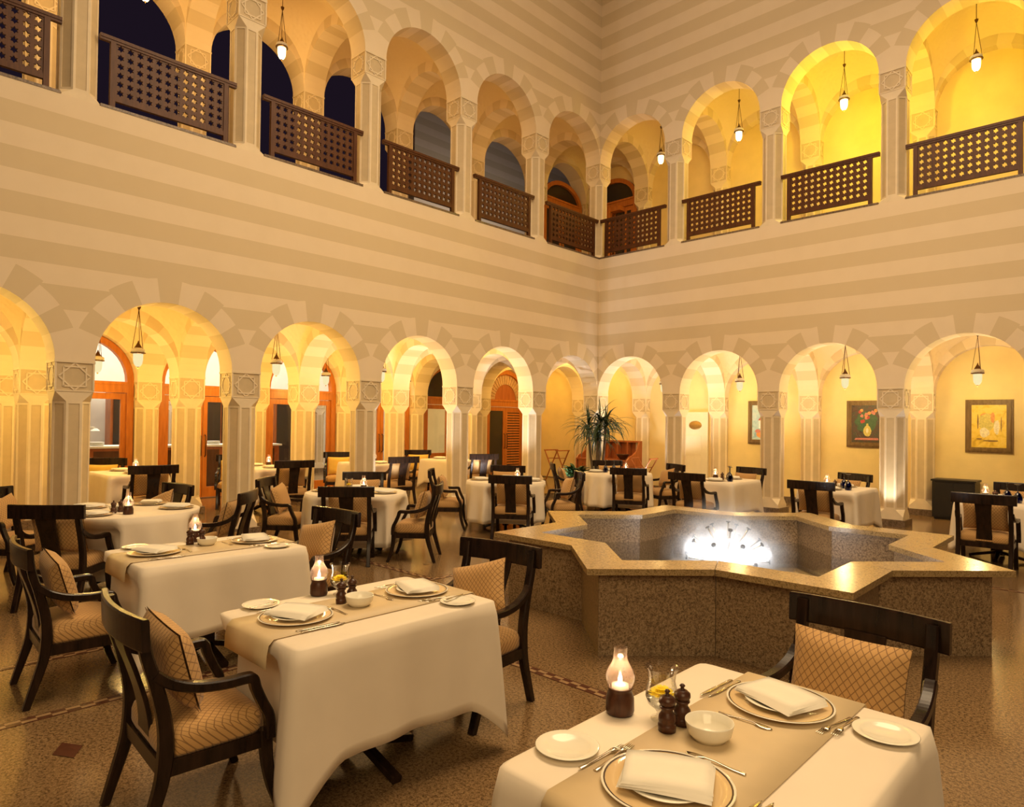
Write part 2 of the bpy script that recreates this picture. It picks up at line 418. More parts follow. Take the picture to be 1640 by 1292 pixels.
for i in range(5):
    mb = MB(); mb.box(6.9, 7.5, .55+i*.13, .55+i*.13+.07, 0, .003); mb.build('inlay_stripe', 'inlay' if i % 2 else 'inlay2', flo)

# walls --------------------------------------------------------
TOP = 14.8
cl = [c for c in YL]; cr = [c for c in XR]
mb = arcade(1, -HC, WC, cl, ZS, 5.5, None, 0.0); merge(mb, arcade(1, -HC, WC, cl, ZS+LV, TOP, None, 0.0))
wall_left = struct(mb.build('wall_left', 'wl'))
mb = arcade(0, HC, WC, cr, ZS, 5.5); merge(mb, arcade(0, HC, WC, cr, ZS+LV, TOP))
wall_right = struct(mb.build('wall_right', 'wr'))
for k, y in enumerate(YL[1:]):
    pier(wall_left, -HC, y, 0, 1.975); pier(wall_left, -HC, y, 0, 1.975+LV)
for k, x in enumerate(XR):
    pier(wall_right, x, HC, 0, 1.975); pier(wall_right, x, HC, 0, 1.975+LV)
def sill(parent, axis, a, b, d0, d1):
    mb = MB()
    if axis == 1: mb.box(d0, d1, a, b, 5.501, 5.535)
    else: mb.box(a, b, d0, d1, 5.501, 5.535)
    mb.build('sill', 'plinth', parent)
for a, b in zip(YL[1:], YL): sill(wall_left, 1, a+.21, (b if b < 0 else HC)-.21, -.40, .006)
for a, b in zip(XR, XR[1:]): sill(wall_right, 0, a+.21, b-.21, -.006, .40)
# left gallery rows
yy = [YB]+YL
mb = arcade(1, XL[1], WC, yy, ZS, 3.55); merge(mb, arcade(1, XL[1], WC, yy, ZS+LV, 3.9+LV))
wli = struct(mb.build('wall_left_inner', 'wl'))
wlb = struct(arcade(1, XL[2], WC, yy, ZS, 3.9).build('wall_left_back', 'wl'))
for y in yy:
    pier(wli, XL[1], y, STEP, 1.975); pier(wlb, XL[2], y, STEP, 1.975); pier(wli, XL[1], y, 0, 1.975+LV)
# right gallery back wall
xx = [XL[2], XL[1]]+XR
mb = arcade(0, YB, WC, xx, ZS, 3.9); merge(mb, arcade(0, YB, WC, xx[1:], ZS+LV, 3.9+LV))
wrb = struct(mb.build('wall_right_inner', 'wr'))
mb = MB(); mb.box(-9.5, 12, YB, YB+.25, 0, 5.3); mb.box(XL[1]-HC, 12, YB, YB+.25, LV, 9.6); wyb = struct(mb.build('wall_right_back', 'yel'))
for x in xx[2:]: pier(wrb, x, YB, 0 if x > -.5 else STEP, 1.975)
for x in xx[2:]: pier(wrb, x, YB, 0, 1.975+LV)
mb = MB()
for a, b in zip(xx, xx[1:]):
    mb.box(a+.2, b-.2, YB-.018, YB, (0 if a > -.5 else STEP), .12)
struct(mb.build('baseboard_right', 'plinth'))
# ceilings: ribs and textured vaults over every bay
ceil = MB(); ceil.box(-9.5, -HC*2, -17, YB, 5.30, LV); ceil.box(-HC*2, 12, HC*2, YB, 5.30, LV); ceil.box(-HC*2-.0, 12.5, -17, HC*2, TOP, TOP+.1)
ceil = struct(ceil.build('ceiling', 'cream'))
def vault(x0, x1, y0, y1, zs):
    mb = MB(); a, b = (x1-x0)/2-HC, (y1-y0)/2-HC; n = 14; ids = []
    for j in range(n+1):
        ids.append([])
        for i in range(n+1):
            u = math.sin((i/n-.5)*PI); v = math.sin((j/n-.5)*PI)
            ids[-1].append(mb.vert((u*a, v*b, .2+RA*math.sqrt(max(0, 2-u*u-v*v)))))
    for j in range(n):
        for i in range(n): mb.face((ids[j][i], ids[j+1][i], ids[j+1][i+1], ids[j][i+1]))
    return mb.build('vault', 'vault', ceil, ((x0+x1)/2, (y0+y1)/2, zs))
for lv in (0, LV):
    for ya, yb in zip(yy[1:], yy):
        for xa, xb in ((XL[1], XL[0]), (XL[2], XL[1])):
            if lv and xa == XL[2]: continue
            vault(xa, xb, ya, yb, ZS+lv)
    for xa, xb in zip(xx[2:], xx[3:]): vault(xa, xb, HC, YB, ZS+lv)
    for y in YL[1:]:
        rb = arcade(0, y, WC, XL[:2] if lv else XL, ZS+lv, 3.55+lv, None, -WC); rb.build('rib', 'tl', ceil)
    rb = arcade(0, HC, WC, XL[:2] if lv else XL, ZS+lv, 3.55+lv, None, -WC); rb.build('rib', 'tl', ceil)
    for x in XR[0:]:
        rb = arcade(1, x, WC, [HC, YB], ZS+lv, 3.55+lv, HC*2, YB-.02); rb.build('rib', 'tr', ceil)
# outer wing seen through the left upper gallery
mb = MB(); mb.box(-9.3, -9.0, 1.5, 12, 0, 14.5); struct(mb.build('wall_outer_wing', 'wing'))


# doors in the back row of the left gallery ---------------------
def arch_pts(y0, y1, zs, rise, n=20):
    mid, h = (y0+y1)/2, (y1-y0)/2
    return [(mid-h*math.cos(PI*k/n), zs+rise*math.sin(PI*k/n)) for k in range(n+1)]
def door(idx, x, y0, y1, base, zs, rise, style='glass', rot=None):
    """arched timber frame with a transom and two leaves, set across the opening y0..y1"""
    fr = MB(); w = .11; t = .07
    out = [(y0, base)]+arch_pts(y0, y1, zs, rise)+[(y1, base)]
    inn = [(y0+w, base)]+arch_pts(y0+w, y1-w, zs, rise-w)+[(y1-w, base)]
    for (a, b), (c, d) in zip(zip(out, out[1:]), zip(inn, inn[1:])):
        for xs in (x-t, x+t): fr.poly([(xs, *a), (xs, *b), (xs, *d), (xs, *c)])
        fr.poly([(x-t, *c), (x+t, *c), (x+t, *d), (x-t, *d)]); fr.poly([(x-t, *a), (x+t, *a), (x+t, *b), (x-t, *b)])
    d = struct(fr.build('door_%d' % idx, 'door'))
    mb = MB(); mb.box(x-t*.9, x+t*.9, y0+w, y1-w, base+2.02, base+2.19); mb.box(x-t, x+t*1.25, y0+w*.5, y1-w*.5, base+2.17, base+2.22); mb.build('transom', 'door', d)
    mid = (y0+y1)/2; z1 = base+2.02
    lun = MB(); p = arch_pts(y0+w, y1-w, zs, rise-w)
    lun.poly([(x, y0+w, base+2.2)]+[(x, *q) for q in p]+[(x, y1-w, base+2.2)])
    if style == 'brick':
        lun.build('lunette_panel', 'red', d, None)
        for k in range(19):                                     # radiating bricks of the lunette
            a0, a1 = PI*k/19, PI*(k+1)/19; hm = (y1-y0)/2-w
            def q(r, a): return (x+.03, mid-hm*r*math.cos(a), base+2.22+(zs+rise-w-base-2.24)*r*math.sin(a))
            b_ = MB(); g = .012
            f = [q(.62, a0+g), q(.62, a1-g), q(.98, a1-g), q(.98, a0+g)]; bk = [(x+.001, v[1], v[2]) for v in f]
            b_.poly(f); [b_.poly([f[i], f[(i+1) % 4], bk[(i+1) % 4], bk[i]]) for i in range(4)]
            b_.build('brick', 'brickred', d)
    else: lun.build('lunette_pane', 'pane' if style == 'glass' else 'darkglass', d)
    for sgn, a, b in ((-1, y0+w+.004, mid-.004), (1, mid+.004, y1-w-.004)):
        lf = MB(); sw = .085
        lf.box(x-.025, x+.025, a, a+sw, base+.02, z1-.01); lf.box(x-.025, x+.025, b-sw, b, base+.02, z1-.01)
        lf.box(x-.025, x+.025, a+sw, b-sw, z1-.12, z1-.01)
        bot = .75 if style == 'panel' else .22
        lf.box(x-.025, x+.025, a+sw, b-sw, base+.02, base+bot)
        if style == 'brick' and sgn > 0:
            for k in range(22): lf.obox((x, (a+b)/2, base+.3+k*.075), (.018, 0, .012), (0, (b-a)/2-sw, 0), (-.004, 0, .02))
        leaf = lf.build('leaf', 'door', d)
        g = MB(); g.box(x-.006, x+.006, a+sw, b-sw, base+bot, z1-.12); g.build('pane', 'pane' if style in ('glass', 'panel') else 'darkglass', leaf)
        h = MB(); hy = b-sw*.5 if sgn < 0 else a+sw*.5
        h.tube([(x+.03, hy, base+1.25), (x+.075, hy, base+1.22), (x+.075, hy, base+.85), (x+.03, hy, base+.82)], .012, 6); h.build('handle', 'brass', leaf)
    if rot: d.matrix_world = rot
    return d
M['brickred'] = plain('pale_red_brick', (.50, .30, .16), .8, .15, 12)
M['darkglass'] = plain('dark_glazing', (.035, .026, .020), .12, .05)
spans = [(yy[i+1]+HC, yy[i]-HC) for i in range(len(yy)-1)]
styles = ['brick', 'panel', 'glass', 'glass', 'glass', 'glass', 'glass']
for i, (a, b) in enumerate(spans[:7]): door(i+1, XL[2]-.05, a+.005, b-.005, STEP, ZS, RA-.01, styles[i])
# upper level doors near the corner
RM = Matrix.Translation((0, YB-.03, 0)) @ Matrix.Rotation(-PI/2, 4, 'Z')
du = door(8, 0, XL[1]+HC+.005, XL[0]-HC-.005, LV, ZS+LV-.15, RA-.2, 'dark', RM)
door(9, XL[1], spans[0][0]+.005, spans[0][1]-.005, LV, ZS+LV-.2, RA-.25, 'dark')
lf = MB()
for a, b, c, d_ in ((0, .08, 0, 2.0), (.52, .60, 0, 2.0), (.08, .52, 0, .25), (.08, .52, 1.88, 2.0)): lf.box(-1.2+a*.75, -1.2+b*.75, -.30+a*.5-.02, -.30+b*.5+.02, LV+c+.01, LV+d_)
ol = lf.build('open_leaf', 'door', du); ol.matrix_parent_inverse = RM.inverted(); ol.location = (0, YB, 0)
g = MB(); g.box(-1.14, -.81, -.16, -.15, LV+.26, LV+1.88); g.build('pane', 'pane', ol)
# room behind the glass doors
mb = MB(); mb.box(-9.4, -9.2, -17, 2.2, STEP, 5.2); struct(mb.build('wall_room', 'white'))
for y in (-10.4, -8.3, -6.2, -4.1, -2.0): pier(bpy.data.objects['wall_room'], -9.1, y, STEP, 1.975)
light('room_light', 'AREA', (-6.6, -6.5, 5.1), 700, (1, .90, .74), 3.5, None, None, 12)
t = thing('buffet_counter', 'dark wood buffet counter with white top behind the glass doors', 'counter', (-5.9, -7.6, STEP))
mb = MB(); mb.box(-.35, .35, -2.6, 2.6, 0, .96); mb.build('cabinet_body', 'red', t)
mb = MB(); mb.box(-.4, .4, -2.65, 2.65, .96, 1.0); mb.build('worktop', 'white', t)
for k in range(4):
    mb = MB(); mb.box(.35, .362, -2.5+k*1.28, -1.36+k*1.28, .1, .9); mb.build('door_panel', 'lattice', t)
for i, y in enumerate((-9.6, -8.7, -7.0, -6.4)):
    mb = MB(); 
    for k in range(6): mb.lathe([(.05, 0), (.12, .004), (.14, .014), (.12, .012), (0, .01)], 20, 0, (0, 0, k*.012), True, True)
    tag(mb.build('plate_stack', 'white', None, (-5.85, y, STEP+1.0)), ['stack of white plates at the left end of the buffet counter', 'stack of white plates next to desk lamp on the counter', 'stack of white plates mid counter behind the glass doors', 'stack of white plates at right end of the counter'][i], 'plates', 'plates on the buffet counter')
for i in range(12):
    mb = MB(); mb.lathe([(.03, 0), (.005, .006), (.005, .07), (.035, .10), (.038, .15), (.032, .18)], 10)
    tag(mb.build('wine_glass', 'glass', None, (-5.75-.12*(i % 2), -6.10+i*.09, STEP+1.0)), 'clear wine glass in the row on the buffet counter', 'glass', 'wine glasses on the buffet counter')
t = thing('desk_lamp', 'white jointed desk lamp standing on the buffet counter', 'lamp', (-5.8, -9.05, STEP+1.0))
mb = MB(); mb.lathe([(.1, 0), (.1, .02), (.02, .03)], 16, 0, (0, 0, 0), True, True, True); mb.build('base', 'white', t)
mb = MB(); mb.tube([(0, 0, .03), (0, 0, .42), (.05, .3, .36)], .015); mb.build('arm', 'white', t)
mb = MB(); mb.lathe([(.03, .05), (.09, 0)], 14, 0, (.05, .3, .30)); mb.build('lamp_shade', 'white', t)
def wine_cabinet(y, label, w=.7):
    t = thing('wine_cabinet', label, 'cabinet', (-8.68, y, STEP), 0, 'dark cabinets in the back room')
    mb = MB(); mb.box(-.2, .2, -w, w, 0, 2.3); mb.build('carcass', 'red', t)
    for k in range(2):
        mb = MB(); mb.box(.2, .22, -w+.06+k*(w-.04), -.02+k*(w-.04), .15, 2.2); mb.build('door', 'darkglass', t)
wine_cabinet(-5.15, 'tall dark cabinet seen through the third pair of glass doors')
wine_cabinet(-7.25, 'tall dark cabinet seen through the left pair of glass doors', .5)
wine_cabinet(-3.05, 'tall dark cabinet seen through the right pair of glass doors', .6)

# lattice railings between the upper piers ----------------------
def star_cell(mb, x0, z0, s, y0, y1):
    """square cell with a six-pointed star cut through it"""
    cx, cz = x0+s/2, z0+s/2; n = 12
    st = [(cx+(s*.40 if k % 2 == 0 else s*.235)*math.cos(2*PI*k/n+PI/6), cz+(s*.40 if k % 2 == 0 else s*.235)*math.sin(2*PI*k/n+PI/6)) for k in range(n)]
    def edge(a):
        c, q = math.cos(a), math.sin(a); f = s/2/max(abs(c), abs(q)); return (cx+c*f, cz+q*f)
    sq = [edge(2*PI*k/n+PI/6) for k in range(n)]
    # snap the nearest outer points to the square's corners
    for qx, qz in ((x0, z0), (x0+s, z0), (x0, z0+s), (x0+s, z0+s)):
        j = min(range(n), key=lambda k: (sq[k][0]-qx)**2+(sq[k][1]-qz)**2); sq[j] = (qx, qz)
    for k in range(n):
        l = (k+1) % n
        for y in (y0, y1): mb.poly([(sq[k][0], y, sq[k][1]), (sq[l][0], y, sq[l][1]), (st[l][0], y, st[l][1]), (st[k][0], y, st[k][1])])
        mb.poly([(st[k][0], y0, st[k][1]), (st[l][0], y0, st[l][1]), (st[l][0], y1, st[l][1]), (st[k][0], y1, st[k][1])])
def railing_parts(L):
    zb, zt = .135, .845; nr = 6; s = (zt-zb)/nr-.006; nc = int((L-.28)/s); w = nc*s; x0 = -w/2
    mb = MB()
    for i in range(nc):
        for j in range(nr): star_cell(mb, x0+i*s, zb+.018+j*s, s, -.014, .014)
    panel = mb.mesh('lattice_panel', 'lattice')
    mb = MB(); mb.box(-L/2, L/2, -.035, .035, .845, .885); mb.box(-L/2, L/2, -.026, .026, .815, .845); tr = mb.mesh('top_rail', 'lattice')
    mb = MB(); mb.box(x0-.03, -x0+.03, -.025, .025, .09, .155); br = mb.mesh('bottom_rail', 'lattice')
    mb = MB(); mb.box(-.03, .03, -.028, .028, 0, .83); st = mb.mesh('stile', 'lattice')
    return panel, tr, br, st, w/2+.03
RC = {}
def railing(loc, rz, L, label):
    key = round(L, 2)
    if key not in RC: RC[key] = railing_parts(L)
    p, tr, br, st, xs = RC[key]
    t = thing('lattice_railing', label, 'railing', loc, rz, 'star lattice railings of the upper gallery')
    mk('lattice_panel', p, t); mk('top_rail', tr, t); mk('bottom_rail', br, t); mk('stile', st, t, (-xs, 0, 0)); mk('stile', st, t, (xs, 0, 0))
lab = ['in the left arch touching the corner', 'second left of the corner', 'third left of the corner', 'fourth left of the corner', 'fifth left of the corner', 'cut by the left edge', 'beyond the left edge']
for i, (a, b) in enumerate(zip(YL[1:], YL)):
    y0, y1 = a+.2, (b-.2 if b < 0 else .0)
    if i < 6: railing((-.055, (y0+y1)/2, 5.536), PI/2, y1-y0, 'brown star lattice wooden railing in the upper gallery, '+lab[i])
lab = ['in the right arch touching the corner', 'second right of the corner', 'third right of the corner', 'fourth right of the corner', 'beyond the right edge']
for i, (a, b) in enumerate(zip(XR, XR[1:])):
    x0, x1 = (a+.2 if i else 0.0), b-.2
    if i < 4: railing(((x0+x1)/2, .055, 5.536), 0, x1-x0, 'brown star lattice wooden railing in the upper gallery, '+lab[i])

# hanging lanterns ----------------------------------------------
def lantern_meshes(bulb):
    d = {}
    mb = MB(); mb.lathe([(.003, .0), (.03, .0), (.022, -.03), (.006, -.06)], 12, 0, (0, 0, 0), True, True, True); d['ceiling_hook'] = mb.mesh('ceiling_hook', 'brass')
    mb = MB()
    for k in range(3):
        a = 2*PI*k/3+.4; mb.tube([(0, 0, -.05), (.088*math.cos(a), .088*math.sin(a), -.68)], .0045, 4)
    d['chain'] = mb.mesh('chain', 'brass')
    mb = MB(); mb.lathe([(.004, -.50), (.012, -.53), (.03, -.565), (.05, -.60), (.052, -.612), (.0, -.612)], 16); d['crown'] = mb.mesh('crown', 'brass')
    mb = MB(); mb.lathe([(.05, -.605), (.088, -.622), (.096, -.645), (.086, -.67)], 20); d['glass_dome'] = mb.mesh('glass_dome', 'white')
    mb = MB(); mb.lathe([(.06, -.668), (.098, -.672), (.10, -.684), (.066, -.692), (.06, -.668)], 20); d['ring'] = mb.mesh('ring', 'brass')
    mb = MB(); mb.lathe([(.066, -.69), (.064, -.78), (.056, -.83), (.036, -.865), (.012, -.878), (.0, -.88)], 20); d['lamp_shade'] = mb.mesh('lamp_shade', bulb)
    mb = MB(); mb.lathe([(.012, -.876), (.014, -.885), (.004, -.9), (0, -.905)], 8); d['finial'] = mb.mesh('finial', 'brass')
    return d
LM, LMU = lantern_meshes('bulb'), lantern_meshes('bulbu')
def lantern(x, y, z, label, power, color, up=False):
    """z: height of the lower glass"""
    t = thing('hanging_lantern', label, 'lantern', (x, y, z+.78), random.uniform(0, 2), 'brass and glass hanging lanterns')
    for k, me in (LMU if up else LM).items(): mk(k, me, t)
    mb = MB(); top = (ZS+LV if up else ZS)+.2+RA*math.sqrt(2); h = top-(z+.78)
    mb.tube([(0, 0, 0), (0, 0, h)], .006, 5); mb.build('cord', 'brass', t)
    light('lantern_light', 'POINT', (x, y, z-.20), power, color, .06)
cyl = [-(D0L+B*(i+.5)) for i in range(6)]; cyl = [(-D0L)/2]+cyl
cxr = [D0R/2]+[D0R+B*(i+.5) for i in range(4)]
xa, xb = (XL[0]+XL[1])/2, (XL[1]+XL[2])/2; ym = (HC+YB)/2
nm = ['nearest the corner', 'second from the corner', 'third from the corner', 'fourth from the corner', 'fifth from the corner', 'sixth from the corner']
for i in range(1, 6): lantern(xa, cyl[i], 2.5, 'lit brass and glass lantern in lower left gallery front bay, '+nm[i], 46, YEL)
for i in range(1, 6): lantern(xb, cyl[i], 2.5, 'lit brass and glass lantern in lower left gallery back bay, '+nm[i], 40, YEL)
for i in range(1, 4): lantern(cxr[i]+.02, ym-.25, 2.5, 'lit brass and glass lantern in lower right gallery, '+nm[i], 44, (1, .70, .26))
lantern(1.18, ym-.3, 2.5, 'small lit brass and glass lantern in lower right arch beside the corner', 34, (1, .70, .26))
light('corner_fill', 'POINT', (-1.3, 1.2, 2.9), 30, YEL, .1)  # unseen fill added in the corner bay, no lantern hangs here
light('wing_fill', 'AREA', (-5.5, 3.5, 6), 260, (.9, .8, .75), 3, (0, R_(80), 0))  # unseen area light added outside to brighten the outer wing
light('corner_fill', 'POINT', (-3.2, 1.2, 2.9), 26, YEL, .1)  # another added fill, brightens the back corner bay by the door
for i in range(0, 4): lantern(cxr[i]+(.12 if i == 0 else 0), ym-.35, 7.8, 'bright brass and glass lantern in upper right gallery, '+nm[i], [14, 26, 62, 50][i], [(1, .58, .16), (1, .62, .13), (1, .86, .07), (1, .68, .07)][i], True)
for i in range(3, 6): lantern(xa, cyl[i], 7.8, 'bright brass and glass lantern in upper left gallery, '+nm[i], 34, (1, .58, .17), True)
for i in range(0, 3): light('gallery_light', 'POINT', (xa, cyl[i], 7.6), 11, AMB, .1)

# ------------------------------------------------------------------ fountain
RS, TH, ZR = 2.202, -2.3408, .645
KN = math.cos(PI/4)/math.cos(PI/8)
def star(w, z):
    """16 outline points (tip, notch, tip ...) of the eight-pointed star, moved inwards by w"""
    r = RS-w*math.sqrt(2); rn = RS*KN-w/math.cos(PI/8); out = []
    for k in range(8):
        a = TH+k*PI/4; out.append(Vector((r*math.cos(a), r*math.sin(a), z))); a += PI/8; out.append(Vector((rn*math.cos(a), rn*math.sin(a), z)))
    return out
ft = thing('fountain', 'eight-pointed star fountain of speckled granite with a polished gold stone rim', 'fountain', (FC.x, FC.y, 0))
ot, ob, it, ib = star(0, ZR), star(0, ZR-.045), star(.31, ZR), star(.31, ZR-.045)
g = .0025
for k in range(8):
    i, a, c = 2*k, (2*k-1) % 16, (2*k+1) % 16
    def sh(L): 
        p, q, r = L[a], L[i], L[c]; return [p+(q-p).normalized()*g, q, r+(q-r).normalized()*g]
    o1, o0, i1, i0 = sh(ot), sh(ob), sh(it), sh(ib); mb = MB()
    for j in (0, 1):
        mb.poly([o1[j], o1[j+1], i1[j+1], i1[j]]); mb.poly([o0[j], o0[j+1], i0[j+1], i0[j]])
        mb.poly([o0[j], o0[j+1], o1[j+1], o1[j]]); mb.poly([i0[j], i0[j+1], i1[j+1], i1[j]])
    for j in (0, 2): mb.poly([o0[j], o1[j], i1[j], i0[j]])
    mb.build('rim_stone', 'rim', ft)
wo, wi, wo2, wi2 = star(.10, 0), star(.16, 0), star(.27, 0), star(.22, 0)
for k in range(16):
    j = (k+1) % 16; d = (wo[j]-wo[k]).normalized()*.002; mb = MB(); Z0 = Vector((0, 0, .0)); Z1 = Vector((0, 0, ZR-.046))
    p, q, r, s = wo[k]+d, wo[j]-d, wi[j]-d, wi[k]+d
    mb.poly([p+Z0, q+Z0, q+Z1, p+Z1]); mb.poly([r+Z0, s+Z0, s+Z1, r+Z1]); mb.poly([p+Z1, q+Z1, r+Z1, s+Z1]); mb.poly([p+Z0, p+Z1, s+Z1, s+Z0]); mb.poly([q+Z0, q+Z1, r+Z1, r+Z0])
    mb.build('granite_panel', 'granite', ft)
    mb = MB(); p, q, r, s = wo2[k]+d, wo2[j]-d, wi2[j]-d, wi2[k]+d; Z0 = Vector((0, 0, .1))
    mb.poly([p+Z0, q+Z0, q+Z1, p+Z1]); mb.poly([r+Z0, s+Z0, s+Z1, r+Z1]); mb.poly([p+Z0, p+Z1, s+Z1, s+Z0]); mb.poly([q+Z0, q+Z1, r+Z1, r+Z0])
    mb.build('inner_panel', 'granite', ft)
mb = MB(); mb.poly([p+Vector((0, 0, .1)) for p in star(.24, 0)]); mb.build('basin_floor', 'plinth', ft)
mb = MB(); mb.poly([p+Vector((0, 0, .33)) for p in star(.272, 0)]); o = mb.build('water', 'water', ft); o['kind'] = 'stuff'
SC, SR = Vector((0, 0, .37)), .40
mb = MB(); mb.lathe([(.0, -.27), (.05, -.27), (.05, -.06), (.08, -.03), (.08, .03), (.05, .07), (0, .08)], 16, 0, SC); mb.build('spray_hub', 'steel', ft)
pm = MB(); pm.tube([(0, 0, .06), (0, 0, SR-.01)], .0085, 6); pm = pm.mesh('spray_pipe', 'steel')
nm_ = MB(); nm_.lathe([(0, SR-.012), (.022, SR-.012), (.022, SR-.004), (0, SR-.002)], 10); nm_ = nm_.mesh('nozzle', 'iron')
for el, n, off in ((88, 1, 0), (60, 5, .3), (33, 8, .1), (8, 10, .2)):
    for k in range(n):
        a = 2*PI*k/n+off; e = R_(el); dv = Vector((math.cos(a)*math.cos(e), math.sin(a)*math.cos(e), math.sin(e)))
        p = mk('spray_pipe', pm, ft, SC); p.rotation_euler = dv.to_track_quat('Z', 'Y').to_euler(); mk('nozzle', nm_, p)
def spray_mat(name, dens, streak):
    m = bpy.data.materials.new(name); m.use_nodes = True; nt = m.node_tree; nt.nodes.clear()
    o = nt.nodes.new('ShaderNodeOutputMaterial'); t = nt.nodes.new('ShaderNodeBsdfTransparent'); d = nt.nodes.new('ShaderNodeBsdfTranslucent'); d.inputs[0].default_value = (.93, .95, 1, 1)
    df = nt.nodes.new('ShaderNodeBsdfDiffuse'); df.inputs[0].default_value = (.93, .95, 1, 1)
    ad = nt.nodes.new('ShaderNodeMixShader'); nt.links.new(d.outputs[0], ad.inputs[1]); nt.links.new(df.outputs[0], ad.inputs[2])
    tc = nt.nodes.new('ShaderNodeTexCoord'); mp = nt.nodes.new('ShaderNodeMapping'); mp.inputs['Scale'].default_value = streak; nt.links.new(tc.outputs['Object'], mp.inputs[0])
    n = nt.nodes.new('ShaderNodeTexNoise'); n.inputs['Scale'].default_value = 5; n.inputs['Detail'].default_value = 5; nt.links.new(mp.outputs[0], n.inputs['Vector'])
    f = ((X(nt, n.outputs['Fac'])-.32)*2.2).op('MAXIMUM', 0.05)*dens
    mx = nt.nodes.new('ShaderNodeMixShader'); nt.links.new(f.v, mx.inputs[0]); nt.links.new(t.outputs[0], mx.inputs[1]); nt.links.new(ad.outputs[0], mx.inputs[2])
    nt.links.new(mx.outputs[0], o.inputs[0]); return m
M['spray'] = spray_mat('falling_water_sheet', .12, (1, 1, .25))
mb = MB(); rad = SR+.015; mb.lathe([(max(.001, rad*math.sin(PI/2*k/16)), rad*math.cos(PI/2*k/16)) for k in range(17)]+[(rad, -.035)], 44, 0, SC); o = mb.build('water_sheet', 'spray', ft); o['kind'] = 'stuff'
m = bpy.data.materials.new('water_mist'); m.use_nodes = True; nt = m.node_tree; nt.nodes.clear()
out = nt.nodes.new('ShaderNodeOutputMaterial'); vs = nt.nodes.new('ShaderNodeVolumeScatter'); vs.inputs['Color'].default_value = (.96, .98, 1, 1); vs.inputs['Anisotropy'].default_value = .2
tc = nt.nodes.new('ShaderNodeTexCoord'); ln = nt.nodes.new('ShaderNodeVectorMath'); ln.operation = 'LENGTH'; nt.links.new(tc.outputs['Object'], ln.inputs[0])
nz = nt.nodes.new('ShaderNodeTexNoise'); nz.inputs['Scale'].default_value = 7; nz.inputs['Detail'].default_value = 3; nt.links.new(tc.outputs['Object'], nz.inputs['Vector'])
rr_ = X(nt, ln.outputs['Value']); fall = ((rr_*(-1/.52))+(.68/.52)).op('MINIMUM', 1.0).op('MAXIMUM', 0.0)
dn = fall.op('POWER', 1.5)*((X(nt, nz.outputs['Fac'])-.30)*2.4).op('MAXIMUM', 0.06)*5.0
nt.links.new(dn.v, vs.inputs['Density']); nt.links.new(vs.outputs[0], out.inputs['Volume']); M['mistv'] = m
mb = MB(); mb.lathe([(0, -.03), (.68, -.03)]+[(.68*math.sin(PI/2*k/12), .68*math.cos(PI/2*k/12)) for k in range(12, 0, -1)]+[(0, .68)], 32); o = mb.build('water_mist', 'mistv', ft, SC); o['kind'] = 'stuff'
light('fountain_light', 'POINT', (FC.x, FC.y, .52), 8, (.95, .97, 1), .05)
for k in range(7): light('fountain_light', 'POINT', (FC.x+.33*math.cos(k*2*PI/7+.3), FC.y+.33*math.sin(k*2*PI/7+.3), .49), 3.2, (.95, .97, 1), .05)

